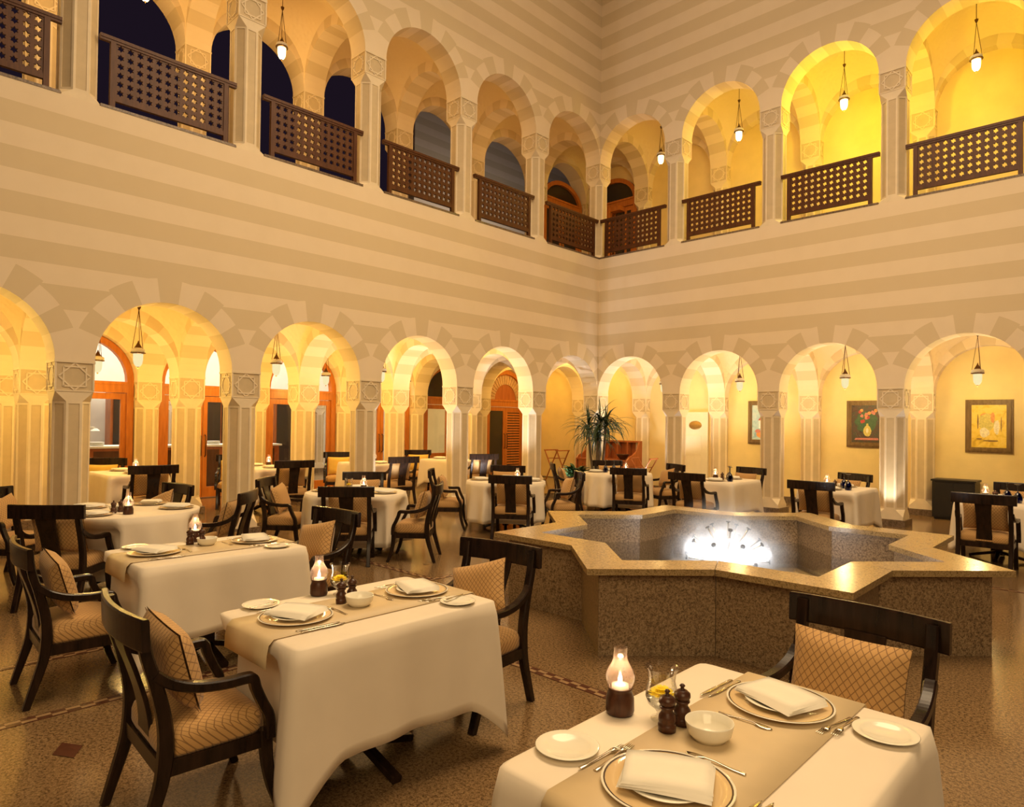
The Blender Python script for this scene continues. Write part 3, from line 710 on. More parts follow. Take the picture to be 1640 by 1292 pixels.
# ------------------------------------------------------------------ armchairs
def chair_parts():
    d = {}
    prof = spline([(-.305, 0), (-.265, .13), (-.225, .27), (-.212, .40), (-.222, .52), (-.255, .66), (-.290, .78), (-.305, .90)], 5)
    for sx in (-1, 1):
        mb = MB(); pts = [(sx*.255, p.x, p.y) for p in prof]
        th = [.034+.022*min(1, p.y/.36) if p.y < .36 else .056-.016*min(1, (p.y-.36)/.5) for p in prof]
        mb.sweep(pts, .046, th, (1, 0, 0)); d['rear_leg', sx] = mb.mesh('rear_leg', 'ebony')
        fp = spline([(.250, 0), (.212, .10), (.186, .22), (.176, .36)], 5)
        mb = MB(); mb.sweep([(sx*.262, p.x, p.y) for p in fp], .046, [.034+.020*p.y/.36 for p in fp], (1, 0, 0)); d['front_leg', sx] = mb.mesh('front_leg', 'ebony')
        ap = spline([(-.258, .69), (-.20, .645), (-.11, .612), (0, .60), (.075, .602), (.108, .595), (.122, .55), (.15, .485), (.18, .42), (.186, .33)], 5)
        mb = MB(); mb.sweep([(sx*(.262+.028*math.sin(max(0, min(1, (p.x+.258)/.42))*PI/2)), p.x, p.y) for p in ap], .046, [.040]*len(ap), (1, 0, 0)); d['armrest', sx] = mb.mesh('armrest', 'ebony')
    mb = MB(); n = 14; rr = []                        # top rail: a broad tablet, bowed backwards
    for i in range(n+1):
        x = -.315+.63*i/n; y = -.306-.036*(1-(x/.315)**2)
        rr.append([(x, y+.016, .798), (x, y+.018, .804), (x, y+.013, .912), (x, y+.008, .92), (x, y-.010, .92), (x, y-.016, .912), (x, y-.012, .804), (x, y-.010, .798)])
    mb.rings(rr, 0, False, True, True, True); d['top_rail'] = mb.mesh('top_rail', 'ebony')
    sp = [p for p in prof if .33 < p.y < .83]
    mb = MB(); mb.sweep([(0, p.x-.026*min(1, (p.y-.33)/.4), p.y) for p in sp], [.172-.028*math.sin(min(1, (p.y-.33)/.5)*PI) for p in sp], .018, (1, 0, 0)); d['splat'] = mb.mesh('splat', 'ebony')
    mb = MB(); mb.box(-.24, .24, .140, .180, .285, .345); mb.box(-.24, .24, -.235, -.195, .285, .345)
    for sx in (-1, 1): mb.box(min(sx*.24, sx*.272), max(sx*.24, sx*.272), -.215, .175, .285, .345)
    d['seat_frame'] = mb.mesh('seat_frame', 'ebony')
    mb = MB(); hx, y0, y1 = .262, -.225, .188; rg = []
    for ins, z in ((.006, .345), (0, .36), (0, .405), (.006, .425), (.03, .445), (.08, .462), (.15, .472), (.20, .475)):
        a, b = hx-ins, (y1-y0)/2-ins; ring = []
        for q in range(32):
            t = 2*PI*(q+.5)/32; c, s = math.cos(t), math.sin(t); e = .28
            ring.append((a*math.copysign(abs(c)**e, c), (y0+y1)/2+b*math.copysign(abs(s)**e, s), z))
        rg.append(ring)
    mb.rings(rg, 0, True, True, True, True); d['seat'] = mb.mesh('seat', 'fabric')
    return d
CP = chair_parts()
def pillow_mesh(mat):
    mb = MB(); n = 12
    def pt(i, j, s):
        u, v = i/n*2-1, j/n*2-1; t = (1-u**4)*(1-v**4); pull = .045
        x = .226*u*(1-pull*(1-v*v)*1.2); z = .178*v*(1-pull*(1-u*u)*1.2)
        return (x, s*(.004+.066*t**.6), z)
    for s in (-1, 1):
        ids = [[mb.vert(pt(i, j, s)) for i in range(n+1)] for j in range(n+1)]
        for j in range(n):
            for i in range(n): mb.face((ids[j][i], ids[j][i+1], ids[j+1][i+1], ids[j+1][i]))
    return mb.mesh('throw_pillow', mat)
ME_PIL, ME_PILY = pillow_mesh('fabricp'), pillow_mesh('gold')
PUSH = []
def chair_frame(rail, ang): return Vector((rail[0]+.33*math.cos(ang), rail[1]+.33*math.sin(ang))), Vector((math.cos(ang), math.sin(ang)))
def will_sit(rail, ang):
    """tells the tablecloths where a chair will press them in"""
    PUSH.append(chair_frame(rail, ang))
def chair(rail, ang, label, z=0, pil=True, twist=0, gold=False, group='dark wood armchairs'):
    """rail: middle of the top rail on plan; ang: the way the chair faces"""
    o_, d_ = chair_frame(rail, ang); loc = (o_.x, o_.y, z); rz = ang-PI/2
    t = thing('armchair', 'dark wood armchair '+label, 'chair', loc, rz, group)
    for k, me in CP.items(): mk(k[0] if isinstance(k, tuple) else k, me, t)
    if pil:
        p = mk('throw_pillow', ME_PILY if gold else ME_PIL); rzm = Matrix.Rotation(rz, 4, 'Z'); tw = abs(twist)
        tilt = R_(14)+tw*.45; c = math.cos(tilt)
        ext = (.21*math.sin(tw)+.174*math.cos(tw))*c                     # reach of the lowest point below the centre
        lift = .470+ext+.012; back = -.178+.02*tw+.10*math.sin(tilt)*tw
        sc_ = 1-.4*min(tw, .3); lift = .470+(ext)*sc_+.012
        p.matrix_world = Matrix.Translation(loc) @ rzm @ Matrix.Translation((0, back+.055, lift)) @ Matrix.Rotation(tilt, 4, 'X') @ Matrix.Rotation(twist, 4, 'Y') @ Matrix.Scale(sc_, 4)
        tag(p, ('golden yellow' if gold else 'tan diamond-patterned')+' pillow, armchair '+label, 'pillow', 'throw pillows on the armchairs')
    return t

# ------------------------------------------------------------------ tables and cloths
def outline(kind, a, b, n=120):
    """plan points of the table edge with outward normals and a corner weight"""
    out = []
    for i in range(n):
        if kind == 'round':
            t = 2*PI*i/n; out.append((a*math.cos(t), a*math.sin(t), math.cos(t), math.sin(t), 0, a*t))
        else:
            per = 2*(a+b)*2; s = per*(i+.5)/n; r = .03
            segs = [(2*b, lambda q: (a, -b+q, 1, 0)), (2*a, lambda q: (a-q, b, 0, 1)), (2*b, lambda q: (-a, b-q, -1, 0)), (2*a, lambda q: (-a+q, -b, 0, -1))]
            q = s
            for L, fn in segs:
                if q <= L: x, y, nx, ny = fn(q); break
                q -= L
            dc = math.hypot(a-abs(x), b-abs(y)); w = max(0, 1-dc/.2)**1.5
            cx, cy = math.copysign(1, x)*.7071, math.copysign(1, y)*.7071
            nx, ny = nx*(1-w*.8)+cx*w*.8, ny*(1-w*.8)+cy*w*.8; l = math.hypot(nx, ny)
            k = min(1, max(0, 1-dc/.04)); x -= cx*k*.010; y -= cy*k*.010
            out.append((x, y, nx/l, ny/l, w, s))
    return out
def cloth_mesh(kind, a, b, zt, hem, seed, cdrop=.2, at=(0, 0)):
    rnd = random.Random(seed); ph = [rnd.uniform(0, 6.28) for _ in range(4)]
    mb = MB(); ol = outline(kind, a, b); L = 10; rr = []
    nf = 13 if kind == 'round' else 6
    for f in (0.02, .5, .9, .975): rr.append([(x*f, y*f, zt) for x, y, *_ in ol])
    rr.append([(x*1.004, y*1.004, zt-.006) for x, y, *_ in ol])
    for k in range(1, L+1):
        t = k/L; ring = []
        for x, y, nx, ny, w, s in ol:
            h = hem+.012*math.sin(s*3+ph[0])-cdrop*w; z = (zt-.006)+(h-zt)*t
            if kind == 'round':
                fold = (.5+.5*math.sin(s/a*nf+ph[1]+.6*math.sin(s/a*3+ph[2])))*.055*t**.7; o = .008+.03*t+fold
            else: o = .010+.020*t+.055*w*t**.8+(.012*math.sin(s*9+ph[1])+.008*math.sin(s*21+ph[2]))*t**.8*(1-w*.5)
            px, py = x+nx*o, y+ny*o
            for o_, d_ in PUSH+PUSH:                                  # pressed in by a chair pushed up to the table
                rx, ry = px+at[0]-o_.x, py+at[1]-o_.y; ly = rx*d_.x+ry*d_.y; lx = abs(-rx*d_.y+ry*d_.x)
                if -.3 < ly < .250 and lx < .46:
                    w_ = 1-max(0, min(1, (lx-.34)/.12)); w_ = w_*w_*(3-2*w_)*max(0, min(1, (.70-z)/.10)); q_ = (.250-ly)*w_; px += d_.x*q_; py += d_.y*q_
            ring.append((px, py, max(z, .012)))
        rr.append(ring)
    mb.rings(rr, 0, True, True, True, False)
    return mb
def table(kind, c, a, b, hem, tname, seed, z0=0, cdrop=.2, runner=False):
    t = thing('dining_table', 'dark wooden dining table under cloth, the '+tname, 'table', (c[0], c[1], z0))
    mb = MB()
    if kind == 'round': mb.lathe([(0, .71), (a-.04, .71), (a-.035, .725), (a-.04, .742), (0, .742)], 40)
    else: mb.box(-a+.035, a-.035, -b+.035, b-.035, .71, .742)
    mb.build('table_top', 'ebony', t)
    if kind == 'round':
        mb = MB(); mb.lathe([(.0, .05), (.05, .05), (.045, .4), (.06, .72), (0, .72)], 14); mb.build('pedestal', 'ebony', t)
        for k in range(4):
            q = PI/4+k*PI/2; mb = MB(); mb.sweep(spline([(.03*math.cos(q), .03*math.sin(q), .14), (.2*math.cos(q), .2*math.sin(q), .07), (.34*math.cos(q), .34*math.sin(q), .018)], 4), .045, .035, (-math.sin(q), math.cos(q), 0)); mb.build('foot', 'ebony', t)
    else:
        mb = MB(); mb.box(-.04, .04, -.04, .04, .06, .72); mb.build('pedestal', 'ebony', t)
        for k in range(4):
            q = PI/2*k; Lf = a*.8 if k % 2 == 0 else b*.55
            mb = MB(); mb.sweep([(.03*math.cos(q), .03*math.sin(q), .09), (Lf*.6*math.cos(q), Lf*.6*math.sin(q), .05), (Lf*math.cos(q), Lf*math.sin(q), .018)], .05, .035, (-math.sin(q), math.cos(q), 0)); mb.build('foot', 'ebony', t)
    cl = cloth_mesh(kind, a, b, .757, hem, seed, cdrop, c).build('tablecloth', 'cloth', None, (c[0], c[1], z0))
    md = cl.modifiers.new('thickness', 'SOLIDIFY'); md.thickness = .003; md.offset = -1 if False else 1
    tag(cl, 'long white linen tablecloth on the '+tname, 'tablecloth', 'white tablecloths')
    if runner:
        mb = MB(); w = .20; Lr = b; pts = [(-Lr-.036, .645), (-Lr-.034, .70), (-Lr-.026, .74), (-Lr-.004, .7610)]+[(y, .7610) for y in (-Lr*.6, -Lr*.2, Lr*.2, Lr*.6)]+[(Lr+.004, .7610), (Lr+.026, .74), (Lr+.034, .70), (Lr+.036, .645)]
        ids = [[mb.vert((x, y, z)) for x in (-w, -w*.33, w*.33, w)] for y, z in pts]
        for r0, r1 in zip(ids, ids[1:]):
            for i in range(3): mb.face((r0[i], r0[i+1], r1[i+1], r1[i]), 0, True)
        o = mb.build('table_runner', 'runner', None, (c[0]-.005, c[1], z0)); md = o.modifiers.new('solid', 'SOLIDIFY'); md.thickness = .0015; md.offset = 1
        tag(o, 'beige satin runner laid lengthwise over the cloth of the '+tname, 'table runner', 'beige table runners')
    return t

# ------------------------------------------------------------------ tableware (meshes shared by all copies)
def lathe_mesh(name, mat, prof, n=32):
    mb = MB(); mb.lathe(prof, n); return mb.mesh(name, mat)
ME_CH = lathe_mesh('charger_well', 'chinad', [(0, .004), (.10, .004), (.11, .009), (.155, .014), (.158, .013), (.11, .004), (.09, .0), (0, 0)], 48)
ME_CHR = lathe_mesh('dark_rim', 'band', [(.1545, .0145), (.159, .0155), (.160, .0135), (.157, .0125)], 48)
ME_CHW = lathe_mesh('white_edge', 'china', [(.1585, .0152), (.165, .016), (.1655, .0145), (.158, .0125)], 48)
ME_PL2 = lathe_mesh('dinner_plate', 'china', [(0, .010), (.075, .010), (.085, .014), (.108, .019), (.110, .0175), (.085, .008), (.07, .005), (0, .005)], 40)
ME_SP = lathe_mesh('side_plate', 'china', [(0, .004), (.058, .004), (.064, .009), (.088, .014), (.090, .0125), (.064, .003), (.05, 0), (0, 0)], 40)
ME_BOWL = lathe_mesh('small_bowl', 'china', [(0, .006), (.045, .008), (.060, .03), (.066, .052), (.069, .053), (.069, .049), (.062, .02), (.045, .001), (0, 0)], 32)
ME_BOWLL = lathe_mesh('small_bowl', 'china', [(0, .006), (.045, .008), (.060, .03), (.066, .052), (.069, .053), (.069, .049), (.062, .02), (.045, .001), (0, 0)], 20)
ME_MILL = lathe_mesh('mill_body', 'brown', [(0, 0), (.026, 0), (.027, .02), (.022, .024), (.026, .03), (.025, .045), (.018, .055), (.017, .062), (.023, .068), (.023, .072), (.0, .073)], 20)
ME_MILLT = lathe_mesh('mill_head', 'brown', [(0, .073), (.019, .074), (.025, .083), (.024, .094), (.014, .103), (.006, .106), (.0055, .112), (.009, .116), (.005, .121), (0, .122)], 20)
def napkin_mesh():
    mb = MB()
    for k, (rz, w, h, z) in enumerate(((.0, .112, .088, .0), (.05, .110, .086, .0065), (.09, .108, .082, .013))):
        n = 8; c, s = math.cos(rz), math.sin(rz)
        def pt(u, v, dz): 
            x, y = u*w, v*h; zz = z+dz+.004*math.sin((u+1)*1.6)*(1 if dz > 0 else .6)
            return (x*c-y*s, x*s+y*c, zz)
        a = [[mb.vert(pt(i/n*2-1, j/4*2-1, .0)) for i in range(n+1)] for j in range(5)]; b = [[mb.vert(pt((i/n*2-1)*.985, (j/4*2-1)*.98, .0062)) for i in range(n+1)] for j in range(5)]
        for g_, f in ((a, 0), (b, 1)):
            for j in range(4):
                for i in range(n): mb.face((g_[j][i], g_[j][i+1], g_[j+1][i+1], g_[j+1][i]), 0, True)
        for i in range(n): mb.face((a[0][i], a[0][i+1], b[0][i+1], b[0][i])); mb.face((a[4][i], a[4][i+1], b[4][i+1], b[4][i]))
        for j in range(4): mb.face((a[j][0], a[j+1][0], b[j+1][0], b[j][0])); mb.face((a[j][n], a[j+1][n], b[j+1][n], b[j][n]))
    return mb.mesh('napkin', 'napkin')
ME_NAP = napkin_mesh()
def cutlery():
    out = {}
    def flat(prof, name, zf):
        """prof: list of (y, halfwidth); a thin solid bar following height zf(y)"""
        mb = MB(); rr = [[(-w, y, zf(y)), (-w*.6, y, zf(y)+.0022), (w*.6, y, zf(y)+.0022), (w, y, zf(y)), (w*.6, y, zf(y)-.0008), (-w*.6, y, zf(y)-.0008)] for y, w in prof]
        mb.rings(rr, 0, True, True, True, True); return mb
    zh = lambda y: .0015+.006*max(0, (y-.02)/.08)**2*(1 if y < .1 else 0)+(.004 if y >= .1 else 0)
    mb = flat([(-.09, .005), (-.088, .0075), (-.06, .0062), (0, .0035), (.03, .0032), (.04, .008), (.052, .011), (.060, .0115)], 'fork', lambda y: .0015+.005*math.sin(max(0, min(1, (y+.02)/.1))*PI))
    for k in range(4):
        x = -.0085+k*.00567; mb.tube([(x, .058, .0042), (x, .08, .0022), (x*.95, .098, .003)], [.0016, .0014, .0006], 5)
    out['fork'] = mb.mesh('fork', 'steel')
    out['knife'] = flat([(-.10, .005), (-.098, .0085), (-.03, .0075), (-.005, .0055), (.0, .009), (.06, .0095), (.095, .006), (.108, .001)], 'knife', lambda y: .0015).mesh('knife', 'steel')
    out['butter_knife'] = flat([(-.075, .004), (-.07, .0065), (-.02, .005), (.005, .0035), (.012, .008), (.05, .009), (.07, .005), (.076, .001)], 'butter_knife', lambda y: .0015).mesh('butter_knife', 'steel')
    mb = flat([(-.085, .005), (-.083, .0072), (-.05, .0058), (.0, .0032), (.03, .0034), (.038, .009), (.055, .0145), (.072, .0135), (.084, .006), (.087, .001)], 'spoon', lambda y: .0015+.0045*math.sin(max(0, min(1, (y+.03)/.09))*PI))
    out['spoon'] = mb.mesh('spoon', 'steel'); return out
CUT = cutlery()
def put(me, x, y, z, rz, name, label, cat, group): return tag(mk(name, me, None, (x, y, z), (0, 0, rz)), label, cat, group)
ZT = .763
def charger(x, y, z, where, rz=0):
    c = thing('charger_plate', 'gold charger plate with dark rim line '+where, 'plate', (x, y, z), 0, 'charger plates')
    mk('well', ME_CH, c); mk('dark_rim', ME_CHR, c); mk('white_edge', ME_CHW, c)
    put(ME_PL2, x, y, z+.0042, 0, 'dinner_plate', 'cream dinner plate on the gold charger '+where, 'plate', 'cream dinner plates')
    put(ME_NAP, x, y, z+.0238, rz, 'napkin', 'folded cream napkin on the plate '+where, 'napkin', 'folded napkins')
def setting(cx, cy, sgn, where, rz, z=ZT, full=True):
    """sgn -1: the diner sits at the low-y end looking to +y"""
    a = 0 if sgn < 0 else PI
    def W(dx, dy): return (cx-sgn*dx*1 if True else 0, cy-sgn*dy)
    charger(cx, cy, z, where, rz)
    for k, dx in enumerate((-.205, -.18)):
        p = W(dx, .005+.02*k); put(CUT['fork'], p[0], p[1], z, a+.12*k*-sgn-.06, 'fork', ('outer' if k == 0 else 'inner')+' silver fork left of the charger '+where, 'fork', 'silver forks')
    for k, dx in enumerate((.19, .215)):
        p = W(dx, .0+.01*k); put(CUT['knife'], p[0], p[1], z, a-.05, 'table_knife', ('inner' if k == 0 else 'outer')+' silver table knife right of the charger '+where, 'knife', 'silver table knives')
    p = W(.03, .195); put(CUT['spoon'], p[0], p[1], z, a+PI/2, 'dessert_spoon', 'silver dessert spoon above the charger '+where, 'spoon', 'silver dessert spoons')
    p = W(-.305, -.02); put(ME_SP, p[0], p[1], z-.003, 0, 'side_plate', 'cream side plate left of the forks '+where, 'plate', 'cream side plates')
    p = W(-.29, -.03)
    if full: put(CUT['butter_knife'], p[0]-sgn*.03, p[1], z+.0125, a+.15, 'butter_knife', 'silver butter knife across the side plate '+where, 'knife', 'silver butter knives')
ME_LB = lathe_mesh('jar_base', 'brown', [(0, 0), (.042, 0), (.045, .01), (.044, .05), (.038, .066), (.036, .074), (.040, .078), (.040, .081), (.034, .081), (.034, .05), (0, .05)], 24)
ME_LC = lathe_mesh('candle', 'wax', [(0, .05), (.027, .05), (.027, .088), (.004, .088), (0, .087)], 18)
ME_LF = lathe_mesh('flame', 'flame', [(0, .09), (.006, .097), (.0065, .106), (.003, .118), (0, .126)], 10)
ME_LG = lathe_mesh('glass_chimney', 'chim', [(.036, .082), (.044, .10), (.046, .115), (.040, .135), (.027, .155), (.022, .17), (.021, .20), (.022, .206)], 28)
def candle_lamp(x, y, z, label, pw=.5):
    t = thing('candle_lamp', label, 'lamp', (x, y, z), 0, 'candle lamps on the tables')
    mk('jar_base', ME_LB, t); mk('candle', ME_LC, t); mk('flame', ME_LF, t); mk('glass_chimney', ME_LG, t)
    light('candle_light', 'POINT', (x, y, z+.15), pw, (1, .72, .38), .012)
ME_FG = lathe_mesh('goblet_glass', 'glass', [(.034, 0), (.034, .005), (.018, .010), (.014, .022), (.022, .034), (.043, .050), (.050, .072), (.048, .095), (.041, .122), (.044, .145), (.052, .162)], 28)
ME_FW = lathe_mesh('water', 'water', [(0, .074), (.0485, .074), (.048, .066), (.041, .052), (.02, .036), (0, .035)], 24)
def flower_mesh():
    mb = MB(); rnd = random.Random(3)
    for ring, (n, r, zl) in enumerate(((16, .042, .003), (14, .034, .012), (10, .022, .02))):
        for k in range(n):
            a = 2*PI*k/n+ring*.2+rnd.uniform(-.1, .1); c, s = math.cos(a), math.sin(a); w = .0075
            def q(d, l, z): return (c*d-s*l, s*d+c*l, z)
            mb.poly([q(.004, 0, .004), q(r*.6, -w, zl+.003), q(r, -w*.5, zl+.006), q(r, w*.5, zl+.006), q(r*.6, w, zl+.003)])
    mb.lathe([(0, .018), (.008, .017), (.011, .010)], 10); return mb.mesh('yellow_flower', 'yflower')
ME_FL = flower_mesh()
def flower_glass(x, y, z, where):
    t = thing('flower_glass', 'stemmed clear glass of water with yellow bloom, '+where, 'vase', (x, y, z), 0, 'flower glasses')
    mk('goblet', ME_FG, t); w = mk('water', ME_FW, t); w['kind'] = 'stuff'
    tag(mk('yellow_flower', ME_FL, None, (x, y, z+.072)), 'yellow chrysanthemum bloom floating in glass, '+where, 'flower', 'floating flowers')
def mills(x0, y0, x1, y1, z, where):
    for k, (x, y) in enumerate(((x0, y0), (x1, y1))):
        t = thing('pepper_mill', 'small turned brown mill, %s of the pair, %s' % ('front' if k == 0 else 'back', where), 'mill', (x, y, z), 0, 'pepper and salt mills')
        mk('mill_body', ME_MILL, t); mk('mill_head', ME_MILLT, t)
def centre(T, where, lamp, fl, p1, p2, bowl, z=ZT):
    candle_lamp(T[0]+lamp[0], T[1]+lamp[1], z-.003, 'candle lamp with brown jar and clear glass chimney, '+where)
    if fl: flower_glass(T[0]+fl[0], T[1]+fl[1], z-.003, where)
    mills(T[0]+p1[0], T[1]+p1[1], T[0]+p2[0], T[1]+p2[1], z, where)
    if bowl: put(ME_BOWL, T[0]+bowl[0], T[1]+bowl[1], z, 0, 'small_bowl', 'small cream porcelain bowl, '+where, 'bowl', 'small porcelain bowls')

T1, T2, T3 = (6.55, -10.70), (4.55, -10.65), (8.49, -10.75)
n1, n2, n3 = 'middle foreground table', 'left foreground table', 'front right table'
D = R_
fore = [((6.35, -11.73), D(87), 'at the left end of the '+n1, .06), ((6.40, -9.58), D(-83), 'at the right end of the '+n1, .30), ((4.48, -11.74), D(87), 'at the left end of the '+n2, .10),
        ((4.36, -9.50), D(-84), 'at the right end of the '+n2, .2), ((8.49, -9.50), D(-94), 'at the far end of the '+n3, 0)]
rounds = {'A': ((2.0, -10.42), .65, 'leftmost round table'), 'B': ((1.95, -7.75), .63, 'second round table from left'), 'C': ((1.95, -5.0), .62, 'round table left of the fountain'), 'D': ((2.05, -2.1), .63, 'round table before the palm')}
chairs = {'A': [((2.56, -11.22), D(137), 'nearest us', 0), ((1.25, -9.66), D(-80), 'at the far side', .4), ((2.50, -9.40), D(-131), 'at the right side', 0), ((.62, -11.35), D(40), 'at the left side', .25)],
          'B': [((2.74, -8.40), D(141), 'nearest us', 0), ((.98, -6.98), D(-38), 'at the far side', 0), ((1.06, -8.55), D(42), 'at the left side', .12), ((3.06, -7.28), D(-138), 'at the right side', .08)],
          'C': [((2.75, -5.74), D(125), 'nearest us', 0), ((1.16, -4.14), D(-60), 'at the far side', 0), ((1.10, -5.85), D(44), 'at the left side', 0), ((2.90, -4.30), D(-128), 'at the right side', .1)],
          'D': [((2.86, -2.95), D(117), 'nearest us', 0), ((1.20, -1.25), D(-40), 'at the far side', 0), ((1.10, -2.90), D(46), 'at the left side', .1), ((2.78, -1.20), D(-118), 'at the right side', .2)]}
rects = {'F': ((4.15, -2.02), 'first table right of the corner'), 'G': ((5.95, -2.02), 'second table right of the corner'), 'I': ((7.92, -2.05), 'table at the right edge')}
rchairs = {'F': [((4.06, -3.14), D(92)), ((4.12, -.89), D(-103))], 'G': [((5.94, -3.10), D(93)), ((5.87, -.92), D(-112))], 'I': [((7.93, -3.24), D(92)), ((8.02, -.95), D(-88))]}
gal = [(-9.34, 'first gallery table from left', 172, -32), (-7.25, 'second gallery table from left', 166, -25), (-5.08, 'third gallery table from left', 171, -30), (-3.05, 'fourth gallery table from left', 155, -29)]
for r_, a_, *_ in fore+[q for v in chairs.values() for q in v]+[q for v in rchairs.values() for q in v]: will_sit(r_, a_)
for y, nmn, a0, a1 in gal: will_sit((-.58, y), D(a0)); will_sit((-2.80, y), D(a1))
table('rect', T1, .375, .555, .27, n1, 1, 0, .20, True); table('rect', T2, .385, .55, .28, n2, 2, 0, .16, True); table('rect', T3, .39, .56, .27, n3, 3, 0, .2, True)
for T, nmn, dx in ((T1, n1, -.02), (T2, n2, -.02), (T3, n3, .0)):
    setting(T[0]+dx, T[1]-.345, -1, 'near end, '+nmn if nmn == n3 else 'left end, '+nmn, .42, ZT, nmn != n3)
    setting(T[0]+dx, T[1]+.35, 1, 'far end, '+nmn if nmn == n3 else 'right end, '+nmn, -.35, ZT, nmn != n3)
centre(T1, 'on the '+n1, (-.33, -.05), (-.26, .03), (-.10, -.06), (-.12, .015), (.0, -.02))
centre(T2, 'on the '+n2, (-.32, .03), None, (-.20, -.05), (-.17, .02), (-.10, .03))
centre(T3, 'on the '+n3, (-.34, -.06), (-.22, -.01), (-.165, -.07), (-.155, .0), (-.05, -.03))
for r_, a_, l_, tw in fore: chair(r_, a_, l_, 0, True, tw)
for k, (c, r, nmn) in rounds.items():
    table('round', c, r, r, .13 if k in 'AB' else .16, nmn, ord(k))
    for rail, an, lab_, tw in chairs[k]:
        v = Vector((rail[0]-c[0], rail[1]-c[1])).normalized()
        chair(rail, an, lab_+' of the '+nmn, 0, True, tw)
        u = v*(r-.215); charger(c[0]+u.x, c[1]+u.y, .7575, lab_.replace('at the ', '')+', '+nmn, random.uniform(0, 3))
candle_lamp(2.36, -10.52, .7575, 'candle lamp with brown jar on the leftmost round table'); mills(2.20, -10.60, 2.14, -10.52, .7575, 'on leftmost round table')
put(ME_BOWLL, 2.05, -10.53, .7575, 0, 'small_bowl', 'small cream bowl on the leftmost round table', 'bowl', 'small porcelain bowls')
candle_lamp(1.98, -7.66, .7575, 'candle lamp on the second round table from left'); flower_glass(1.82, -7.78, .7575, 'on second round table from left')
candle_lamp(2.18, -4.98, .7575, 'candle lamp on the round table left of the fountain'); candle_lamp(2.18, -2.02, .7575, 'candle lamp on the round table before the palm')
for k, (c, nmn) in rects.items():
    table('rect', c, .40, .52, .26, nmn, ord(k), 0, .14)
    for sgn, (rail, an), w in ((-1, rchairs[k][0], 'back to us'), (1, rchairs[k][1], 'facing us')):
        chair(rail, an, w+', '+nmn); charger(c[0], c[1]+sgn*.32, .7575, ('our side, ' if sgn < 0 else 'far side, ')+nmn, .4)
    candle_lamp(c[0]-.14, c[1]-.04, .7575, 'lit candle lamp on the '+nmn)
    mills(c[0]-.03, c[1]-.02, c[0]-.06, c[1]+.06, .7575, 'on the '+nmn)
def goblet(x, y, label):
    t = thing('blue_goblet', label, 'glass', (x, y, .7575), 0, 'upside-down blue goblets')
    mb = MB(); mb.lathe([(.042, 0), (.051, .04), (.049, .075), (.032, .115), (.007, .135)], 20); mb.build('bowl', 'blue', t)
    mb = MB(); mb.tube([(0, 0, .132), (0, 0, .222)], .0055, 8); mb.build('stem', 'blue', t)
    mb = MB(); mb.lathe([(.005, .220), (.037, .229), (.037, .232), (0, .233)], 20); mb.build('foot', 'blue', t)
for k, (c, nmn) in rects.items():
    goblet(c[0]+.08, c[1]+.02, 'upside-down blue goblet, farther one, on the '+nmn); goblet(c[0]+.22, c[1]-.24, 'upside-down blue goblet, nearer one, on the '+nmn)
goblet(1.90, -2.28, 'upside-down blue goblet, left one, on round table by the palm'); goblet(1.98, -2.12, 'upside-down blue goblet, right one, on round table by the palm')
# tables in the raised left gallery
for i, (y, nmn, a0, a1) in enumerate(gal):
    c = (-1.68, y); table('rect', c, .52, .40, .27, nmn, 50+i, STEP, .14)
    chair((-.58, y), D(a0), 'back to us, '+nmn, STEP); chair((-2.80, y), D(a1), 'facing us, '+nmn, STEP, True, 0, True)
    for sgn in (-1, 1): charger(c[0]+sgn*.32, y, STEP+.7575, ('far side, ' if sgn < 0 else 'our side, ')+nmn, .4)
    candle_lamp(c[0], y+.1, STEP+.7575, 'candle lamp on the '+nmn)
c = (-1.5, -11.45); table('rect', c, .52, .40, .27, 'gallery table cut by the left edge', 60, STEP, .14); candle_lamp(-1.35, -11.3, STEP+.7575, 'candle lamp on the gallery table cut by left edge')

# ------------------------------------------------------------------ wall pieces of the right gallery
def framed(x0, x1, z0, z1, label, bg, shapes):
    t = thing('framed_painting', label, 'painting', ((x0+x1)/2, YB, (z0+z1)/2)); w, h = (x1-x0)/2, (z1-z0)/2; f = .095
    mb = MB()
    for e, y in ((0, -.035), (.03, -.055), (.062, -.04)):
        a, b, c, d = w-e, h-e, w-e-.034, h-e-.034
        mb.box(-a, a, y, -.002, b-.034, b); mb.box(-a, a, y, -.002, -b, -b+.034); mb.box(-a, -c, y, -.002, -d, d); mb.box(c, a, y, -.002, -d, d)
    mb.build('frame', 'frame', t)
    mb = MB(); mb.box(-w+f, w-f, -.028, -.002, -h+f, h-f); mb.build('canvas', bg, t)
    for k, (mat, pts) in enumerate(shapes):
        mb = MB(); y = -.0285-.0006*k
        mb.poly([(p[0]*(w-f), y, p[1]*(h-f)) for p in pts]); mb.build('paint_patch', mat, t)
def blob(cx, cy, rx, ry, n=14, j=.15, seed=0):
    r = random.Random(seed); return [(cx+rx*(1+r.uniform(-j, j))*math.cos(2*PI*k/n), cy+ry*(1+r.uniform(-j, j))*math.sin(2*PI*k/n)) for k in range(n)]
def paintmat(name, cols, scale=9):
    m, nt, b = newmat(name); setp(b, rough=.5); n = noise(nt, scale, 5); n.inputs['Distortion'].default_value = 1.2
    nt.links.new(ramp(nt, n.outputs['Fac'], [(.3+.4*i/(len(cols)-1), c) for i, c in enumerate(cols)]), b.inputs['Base Color']); return m
M['frame'] = wood('olive_brown_frame', (.15, .09, .035), (.24, .15, .06), .45)
M['p_dark'] = paintmat('dark_flower_canvas', [(.04, .03, .03), (.12, .06, .04), (.05, .07, .04), (.20, .10, .07)], 14)
